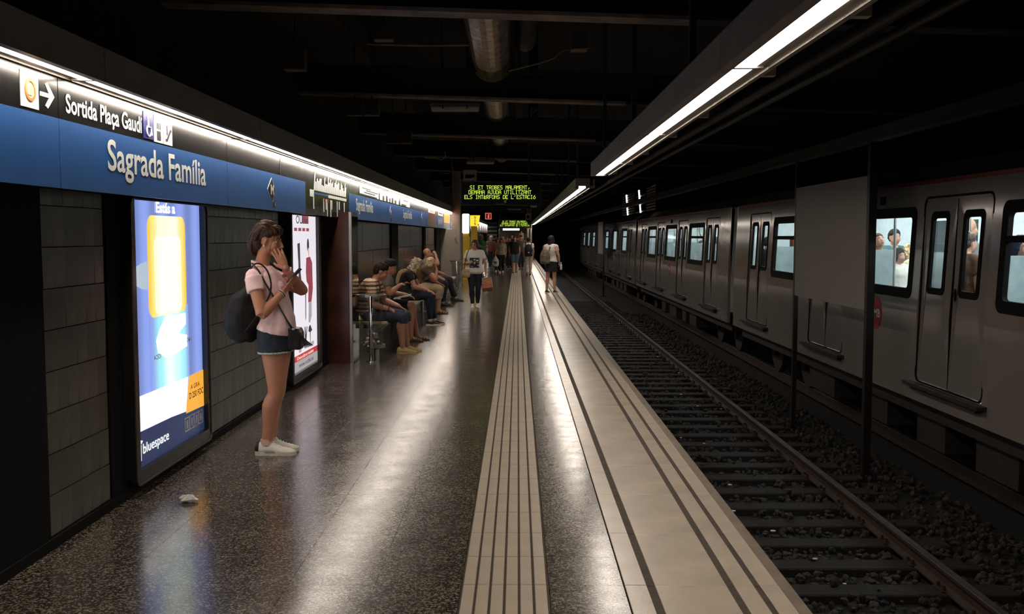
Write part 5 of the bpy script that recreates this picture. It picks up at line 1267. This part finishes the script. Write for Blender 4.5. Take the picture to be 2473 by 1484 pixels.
band('wristband', p.J['elR'].lerp(p.J['wrR'], .9), p.J['wrR']-p.J['elR'], .031, .006, S_black, p.t)
t = thing('messenger_bag', 'black bag strap crossing the striped shirt of the seated man', 'bag', (-2.03, 13.6, .5))
mb = MB(); mb.tube([(.0, .12, .50), (.10, .02, .49), (.155, -.08, .42), (.165, -.16, .30), (.17, -.20, .18), (.14, -.22, .08)], .014, 8, sm=5, flat=((1, 0, 0), .35, 1.3)); make('strap', mb, C_black, t, smooth=True)
mb = MB(); mb.bbox(.10, .30, -.20, .0, .06, .16, .03); rq('bag_body', mb, C_black, t, .012, 3, .004, 14)
p = Person('seated person in dark shorts and sandals half hidden behind the striped man', (-2.05, 15.1, 0), 0, 1.70, 'm', SIT, 'skin_warm', .012, 1.0,
    neck=(.06, 0, 1.01), head=(.12, 0, 1.13), shR=(.05, -.18, .955), shL=(.05, .18, .955), elR=(.12, -.2, .74), wrR=(.28, -.10, .87), hdR=(.75, .2, .3), wrL=(.36, .10, .70), anR=(.43, -.1, .085), anL=(.50, .12, .085), knR=(.46, -.11, .56), look=(.4, 0, 0))
p.body().hair('short', H_dark); p.shirt(C_grey, .25, .0, .014); p.legwear(C_black, .42, .02, .15, .008, 'shorts'); p.shoe(S_brown, S_brown, 'sandal')
t = thing('magazine', 'folded white magazine on the lap of the half hidden person', 'magazine', (-1.72, 14.86, .68))
for k in range(2):
    b = MB(); b.add([(-.13, -.10, -.02+.012*k), (.12, -.10, .035+.012*k), (.12, .10, .035+.012*k), (-.13, .10, -.02+.012*k), (-.13, -.10, -.014+.012*k), (.12, -.10, .042+.012*k), (.12, .10, .042+.012*k), (-.13, .10, -.014+.012*k)], [(0, 3, 2, 1), (4, 5, 6, 7), (0, 1, 5, 4), (1, 2, 6, 5), (2, 3, 7, 6), (3, 0, 4, 7)]); make('page_block', b, MATS['paper_white'], t)
for k in range(3):
    b = MB(); b.add([(-.10+.07*k, -.08, .0065+.0154*k), (-.06+.07*k, -.08, .0153+.0154*k), (-.06+.07*k, .08, .0153+.0154*k), (-.10+.07*k, .08, .0065+.0154*k)], [(0, 1, 2, 3)]); make('print_block', b, M_ink, t, norm=False)
t = thing('smartphone', 'small phone raised beside the striped man by the half hidden person', 'phone', (-2.05+.37, 15.0, .92)); b = MB(); b.box(-.06, .06, -.03, .03, -.004, .004); o = make('phone_body', b, MATS['phone_black'], t); o.rotation_euler = (0, -.4, 0)
p = Person('seated woman in black tee and jeans with curly grey blond hair', (-2.03, 17.9, 0), 0, 1.66, 'f', SIT, 'skin_fair', .011, 1.05,
    s1=(-.01, 0, .70), s2=(.03, 0, .85), neck=(.115, 0, .975), head=(.215, 0, 1.075), shR=(.09, -.17, .925), shL=(.09, .17, .925), elR=(.20, -.22, .70), elL=(.22, .2, .70), wrR=(.40, -.04, .63), wrL=(.42, .05, .62), knR=(.46, -.09, .53), knL=(.47, .09, .53), anR=(.46, -.07, .085), anL=(.52, .09, .085), look=(.5, 0, 0))
p.body().hair('curly', H_grey, .012); p.shirt(C_black, .25, .0, .014); p.legwear(C_navy, .97, .012, .16, .006); p.shoe(S_black, S_white, 'sneaker', .27)
mb = MB(); mb.tube([(.06, -.13, .98), (-.03, -.12, .97), (-.10, -.10, .88), (-.14, -.09, .74)], [.03, .04, .04, .02], 10, sm=3, flat=((1, 0, 0), .5, 1.2)); mb.tube([(.06, -.12, .98), (.14, -.10, .93), (.17, -.09, .80), (.165, -.08, .66)], [.03, .035, .03, .025], 10, sm=3, flat=((1, 0, 0), .5, 1.2)); rq('scarf', mb, C_beige, p.t, .009, 2, .006, 22)
p = Person('seated blond woman in beige capri trousers with hand to her face', (-2.04, 20.5, 0), 0, 1.64, 'f', SIT, 'skin_warm', .013, 1.0,
    s2=(.06, 0, .85), neck=(.16, 0, .96), head=(.25, 0, 1.04), shR=(.13, -.16, .915), shL=(.13, .16, .915), elR=(.36, -.13, .70), wrR=(.38, -.07, .93), hdR=(-.3, .1, .9), hnR=(-.9, 0, -.2), elL=(.25, .2, .70), wrL=(.42, .08, .62), look=(.35, 0, 0))
p.body().hair('bob', H_blond, .008); p.shirt(C_brown, .25, .0, .014); p.legwear(C_beige, .75, .02, .16, .008); p.shoe(S_brown, S_brown, 'sandal')
p = Person('bald man sitting upright, only his head showing behind the curly haired woman', (-2.10, 22.75, 0), 0, 1.75, 'm', SIT, 'skin_warm', .014, 1.0, neck=(.0, 0, 1.06), head=(.04, 0, 1.21), s2=(-.02, 0, .88), s1=(-.03, 0, .7), shR=(-.01, -.18, 1.0), shL=(-.01, .18, 1.0), elR=(.02, -.24, .74), elL=(.02, .24, .74))
p.body().face(); p.shirt(C_grey, .25, .0, .014); p.legwear(C_navy, .97, .014); p.shoe(S_black, S_black, 'flat')
p = Person('seated person with dark hair and dark trousers, arm raised to the head', (-2.14, 24.5, 0), 0, 1.72, 'm', SIT, 'skin_warm', .014, 1.0, neck=(.0, 0, 1.03), head=(.05, 0, 1.17), s2=(-.03, 0, .87), s1=(-.04, 0, .7), shR=(.0, -.18, .97), shL=(.0, .18, .97), elR=(.20, -.24, .92), wrR=(.13, -.11, 1.14), hdR=(-.4, .3, .85), hnR=(-.5, .8, 0), knR=(.46, -.1, .53), knL=(.47, .1, .53), anR=(.62, -.1, .085), anL=(.55, .1, .085))
p.body().hair('short', H_dark); p.shirt(C_grey, .25, .0, .014); p.legwear(C_black, .97, .014); p.shoe(S_black, S_black, 'flat')
# --- walking woman
p = Person('walking woman with glasses in white printed tee and dark jeans', (-.957, 22.3, 0), -PI/2, 1.53, 'f', STAND, 'skin_fair', .009, 1.22,
    elR=(-.03, -.27, 1.10), wrR=(.17, -.16, 1.12), hdR=(.35, .75, .25), hnR=(-.6, .3, 0), elL=(-.04, .26, 1.10), wrL=(.03, .27, .87), cuL=1.3, cuR=1.1, knR=(.06, -.08, .485), knL=(.02, .08, .49), anR=(.05, -.06, .085), anL=(-.10, .06, .10), look=(.05, -.45, 0))
p.body().face().hair('bob', H_brown, .004); sh = p.shirt(C_white, .30, -.10, .022, .007, .06); p.legwear(C_navy, .98, .008, .15, .005); p.shoe(S_white, S_sole, 'sneaker', .27)
mb = MB(); mb.rings([[V3((x+.146, y, z)) for y, z in ((-.11, 1.12), (.10, 1.12), (.10, .90), (-.11, .90))] for x in (.0, .008)]); pr_ = make('chest_print', mb, M_ink, sh)
random.seed(2)
for k in range(14):
    y, z = random.uniform(-.09, .07), random.uniform(.92, 1.09); mb = MB(); mb.box(.154, .157, y, y+random.uniform(.01, .04), z, z+random.uniform(.005, .02)); make('print_mark', mb, M_letter, pr_)
mb = MB()
for y in (-.03, .03):
    mb.tube([p.hp((.098, y+.021*math.cos(a), -.004+.016*math.sin(a))) for a in [2*PI*i/14 for i in range(15)]], .0025, 5)
for y in (-1, 1): mb.tube([p.hp((.098, .05*y, 0)), p.hp((.0, .083*y, 0))], .002, 5)
make('glasses', mb, S_black, p.t)
t = thing('handbag', 'beige handbag at the right hip of the walking woman', 'bag', (-.957-.19, 22.2, .74)); mb = MB()
mb.rings([[V3((x*k_, y*k_, z)) for x, y in rrect(-.10, .10, -.06, .06, .04)] for z, k_ in ((-.06, .8), (.0, 1), (.09, .95), (.13, .7))]); rq('bag_body', mb, C_beige, t, .010, 2, .005, 16)
mb = MB(); mb.tube([(-.05, -.03, .11), (.0, -.10, .38), (.06, -.06, .56), (.08, .06, .58)], .009, 6, sm=5); make('strap', mb, S_black, t)
t = thing('paper_bag', 'printed pink and brown shopping bag carried by the walking woman', 'bag', (-.957+.275, 22.25, .56)); mb = MB(); mb.rings([[V3((x*k_, y, z)) for x, y in rrect(-.12, .12, -.06, .06, .01)] for z, k_ in ((-.19, 1.0), (.12, .9))]); bo = make('bag_body', mb, cloth('kraft_bag', (186, 140, 112), .2, .7), t); bo.rotation_euler = (0, -.12, 0)
mb = MB(); mb.box(-.105, .10, -.064, -.061, -.10, .02); make('printed_band', mb, cloth('bag_print', (206, 120, 96), .5, .7, 40), bo)
mb = MB(); mb.box(-.118, .118, -.0635, -.0612, -.19, -.11); make('dark_base_band', mb, C_brown, bo)
mb = MB(); mb.tube([(-.05, 0, .11), (-.01, 0, .22), (.03, 0, .22), (.07, 0, .11)], .005, 6, sm=4); make('handle', mb, C_brown, t)
# --- woman at the platform edge
p = Person('woman in cream top and black skirt standing at the platform edge', (.945, 28.0, 0), PI*.36, 1.63, 'f', STAND, 'skin_fair', .010, 1.02, elR=(-.02, -.24, 1.11), wrR=(.10, -.22, .90), anR=(.0, -.12, .085), anL=(-.02, .13, .085), knR=(.01, -.10, .485), knL=(.01, .11, .485), look=(.05, -.55, 0))
p.body().face().hair('long', H_dark, .004); p.shirt(C_white, .0, .05, .014); p.skirt(C_black, .27, .02); p.shoe(S_black, S_white, 'flat')
mb = MB()
for sd in 'RL': P, R = p.arm(sd); P, R = p.cut(P, R, .26); mb.tube(P, [q+.018 for q in R], 12, sm=3)
rq('floral_sleeve', mb, cloth('floral_pink', (226, 168, 160), .45, .85, 50), p.t, .010, 1, .004, 14)
c_, s_ = math.cos(PI*.36), math.sin(PI*.36)
t = thing('backpack', 'grey backpack on the back of the woman in the black skirt', 'backpack', (.945-.19*c_-.12*s_*0-.10, 28.0-.19*s_, .83), PI*.36); mb = MB()
R = [[V3((cx+d*math.cos(a), w*math.sin(a), z)) for a in [2*PI*i/16 for i in range(16)]] for z, cx, d, w in ((.0, 0, .07, .12), (.04, 0, .10, .15), (.22, 0, .10, .15), (.34, .02, .07, .12), (.40, .03, .03, .06))]
mb.rings(R); rq('bag_body', mb, cloth('grey_bag', (110, 96, 84), .3), t, .012, 2, .010, 14); mb = MB(); mb.rings([[V3((-.10-.03*math.cos(a)*0-.035*(1 if math.cos(a) < 0 else 0), .09*math.sin(a), z)) for a in [2*PI*i/10 for i in range(10)]] for z in (.06, .18)]); make('front_pocket', mb, cloth('grey_bag', (1, 1, 1)), t)
mb = MB()
for y in (-.1, .1): mb.tube([(.06, y, .36), (.14, y*1.1, .50), (.22, y*1.1, .50), (.27, y*1.2, .36)], .014, 7, sm=4, flat=((1, 0, 0), .5, 1.2))
make('strap', mb, S_black, t)
t = thing('water_bottle', 'clear bottle in the hand of the woman in the black skirt', 'bottle', (1.225, 28.0, .66)); mb = MB(); mb.rings([[(r*math.cos(a), r*math.sin(a), z) for a in [2*PI*i/14 for i in range(14)]] for z, r in ((0, .028), (.01, .033), (.13, .033), (.17, .014), (.195, .014))]); make('bottle_body', mb, mat('bottle_plastic', (.75, .76, .78), .15), t, smooth=True); mb = MB(); mb.tube([(0, 0, .19), (0, 0, .215)], .017, 12); make('cap', mb, M_letter, t)
# --- further walkers
def walker(label, x, y, rot, H, top, bot, shoes=S_black, sex='f', hair='short', hm=H_dark, fat=1.0, legf=.97, sleeve=.26, ph=1, skin='skin_warm', look=(0, 0, 0), **kw):
    p = Person(label, (x, y, 0), rot, H, sex, STAND, skin, .017, fat, knR=(.05*ph, -.08, .487), knL=(-.0*ph, .08, .487), anR=(.08*ph, -.07, .09), anL=(-.13*ph, .07, .11), look=look, **kw)
    p.body()
    if rot < 0: p.face()
    p.hair(hair, hm, .004); p.shirt(top, sleeve, -.02 if sex == 'f' else -.05, .02, .006, .03)
    p.legwear(bot, legf, .016 if legf > .9 else .03, .15, .006, 'trousers' if legf > .9 else 'shorts'); p.shoe(shoes, S_sole if shoes is S_white else shoes, 'flat'); return p
p = walker('man in white tee with black backpack walking away near the edge', .45, 40.8, PI/2, 1.56, C_white, cloth('pale_chino', (190, 178, 160)), sex='m')
t = thing('backpack', 'black backpack worn by the man walking away', 'backpack', (.45, 40.66, .78), PI/2); mb = MB(); mb.rings([[V3((cx+d*math.cos(a), w*math.sin(a), z)) for a in [2*PI*i/14 for i in range(14)]] for z, cx, d, w in ((.0, -.05, .07, .13), (.04, -.06, .10, .16), (.30, -.05, .10, .155), (.46, -.02, .06, .12), (.50, 0, .02, .05))]); rq('bag_body', mb, C_black, t, .014, 2, .006, 12)
mb = MB()
for y in (-.12, .12): mb.tube([(.0, y, .46), (.10, y, .56), (.20, y, .54), (.24, y, .36)], .018, 7, sm=4)
make('strap', mb, C_black, t); mb = MB(); mb.ell((-.165, 0, .16), (.006, .03, .02), None, 8); make('badge', mb, M_letter, t)
walker('broad man in black shirt and grey shorts walking on the tactile strip', -.13, 43.2, -PI/2, 1.63, C_black, C_greyshort, S_brown, 'm', 'short', H_brown, 1.18, .5, skin='skin_warm')
p = walker('woman in sage green top and dark trousers carrying a white plastic bag', -.70, 43.0, -PI/2, 1.52, C_sage, C_black, S_white, 'f', 'bob', H_brown, 1.1, elR=(-.02, -.26, 1.10), wrR=(.05, -.30, .88))
t = thing('plastic_bag', 'white plastic carrier bag hanging from the hand of the sage topped woman', 'bag', (-.955, 42.92, .30)); mb = MB(); mb.rings([[V3((w*math.cos(a), .10*math.sin(a), z)) for a in [2*PI*i/14 for i in range(14)]] for z, w in ((0, .10), (.03, .15), (.22, .16), (.34, .10), (.42, .03), (.48, .015))]); rq('bag_body', mb, cloth('white_plastic', (214, 208, 192), .1, .4), t, .013, 2, .014, 12); mb = MB(); mb.box(-.05, .05, -.112, -.108, .12, .22); make('bag_logo', mb, C_green, t)
walker('woman in pink checked shirt behind the sage topped woman', -.90, 44.4, -PI/2, 1.53, C_pinkchk, C_navy, S_white, 'f', 'bob', H_brown, 1.05, sleeve=.6)
p = walker('stout man in green shirt looking down beside the yellow help point', -1.66, 45.5, -.5, 1.70, C_green, C_navy, sex='m', fat=1.3, hm=H_grey, elR=(.03, -.26, 1.12), wrR=(.26, -.10, 1.10), elL=(.03, .26, 1.12), wrL=(.26, .05, 1.10), hdR=(.9, .3, 0), hdL=(.9, -.3, 0))
p = walker('man wearing a white brimmed hat among the far crowd', -1.27, 48.5, -PI/2, 1.62, C_brown, C_navy, sex='m'); mb = MB(); p.he(mb, (-.015, 0, .08), (.098, .088, .085), None, 16); mb.rings([[p.hp((-.015+r*math.cos(a), r*.9*math.sin(a), z)) for a in [2*PI*i/20 for i in range(20)]] for z, r in ((.06, .155), (.072, .155))]); make('hat', mb, C_white, p.t, smooth=True)
for a in (('dark haired woman in black top far in the crowd', -1.05, 50.5, C_black, C_navy, 'f', 'bob', H_dark, 1.60), ('person in bright red shirt in the middle of the far crowd', -.46, 50.0, C_red, C_black, 'f', 'short', H_brown, 1.60), ('person with black hair and navy top behind the black shirted man', -.36, 46.8, C_navy, C_black, 'f', 'bob', H_dark, 1.58),
          ('man in brown shirt at the right of the far crowd', .16, 47.5, C_brown, C_navy, 'm', 'short', H_dark, 1.66), ('man in grey shirt far behind the pink checked woman', -.78, 53.0, C_grey, C_navy, 'm', 'short', H_brown, 1.68), ('person in teal top at the back of the crowd near the left wall', -1.5, 55.0, C_teal, C_black, 'f', 'short', H_dark, 1.6), ('person in dark red top at the back right of the crowd', .0, 55.5, cloth('maroon_cloth', (96, 36, 40)), C_navy, 'f', 'bob', H_brown, 1.58), ('tall person in black at the very back of the crowd', -.3, 58.5, C_black, C_black, 'm', 'short', H_dark, 1.74)):
    walker(a[0], a[1], a[2], -PI/2, a[8], a[3], a[4], S_black, a[5], a[6], a[7], 1.05, skin='skin_warm', ph=random.choice((-1, 1)))
p = walker('small child in pale clothes standing on the far stairs', .25, 67.35, -PI/2, 1.15, C_beige, C_grey, fat=1.1); p.t.location.z = .85
# --- passengers seen through the train windows
def rider(label, x, y, rot, H, top, hair, hm, sex='f', skin='skin_fair', sit=False, **kw):
    kw.setdefault('look', (0, 0, 0))
    p = Person(label, (x, y, 0), rot, H, sex, SIT if sit else STAND, skin, .014, 1.05, 'train passengers', **kw); p.body(feet=False).face(); p.hair(hair, hm, .006); p.shirt(top, .3, .0, .02); p.legwear(C_navy, .97, .014); p.shoe(S_black, S_black, 'flat'); return p
rider('passenger in white tee seen through the window beside the red roundel', 5.16, 13.5, -1.2, 1.45, C_white, 'bob', H_dark)
rider('passenger with upturned face in the window beside the red roundel', 5.12, 14.15, -1.9, 1.66, C_grey, 'short', H_brown, 'm', look=(-.5, .5, 0))
rider('passenger in teal shirt deeper inside behind the window by the roundel', 5.62, 14.9, -1.4, 1.72, C_teal, 'short', H_dark, 'm')
rider('passenger in pale yellow top low in the window by the roundel', 5.6, 14.25, 2.6, 1.5, cloth('pale_yellow', (214, 210, 160)), 'curly', H_blond)
rider('brown haired passenger with back against the nearest train door', 4.84, 10.75, .35, 1.66, C_brown, 'short', H_brown, 'm')
rider('tall balding passenger behind the nearest train door', 5.35, 11.9, .1, 1.84, C_grey, 'bald', H_dark, 'm')
rider('passenger in black patterned top at the right edge window', 5.0, 9.95, -1.2, 1.62, C_black, 'bob', H_dark)
rider('red haired passenger in the window left of the blank panel', 5.08, 18.3, -1.3, 1.62, C_white, 'long', H_red)
rider('dark haired passenger low in the window left of the blank panel', 4.86, 17.65, -.4, 1.36, C_navy, 'long', H_dark)
rider('dark clothed passenger behind the last door of the nearest car', 4.85, 19.35, .2, 1.6, C_black, 'short', H_dark, 'm')
rider('passenger in navy top in the first window of the second car', 5.0, 26.6, -1.3, 1.6, C_navy, 'short', H_brown, 'm')
rider('passenger in grey top in the first window of the second car', 5.1, 27.7, -1.0, 1.5, C_grey, 'bob', H_brown)
rider('passenger in black in the second window of the second car', 5.0, 31.2, -1.2, 1.45, C_black, 'short', H_dark)
rider('passenger in white in the third window of the second car', 5.0, 35.2, -1.2, 1.55, C_white, 'short', H_dark, 'm')
rider('dark passenger behind the first door of the second car', 4.85, 24.2, 0, 1.6, C_brown, 'short', H_dark, 'm')
finish()
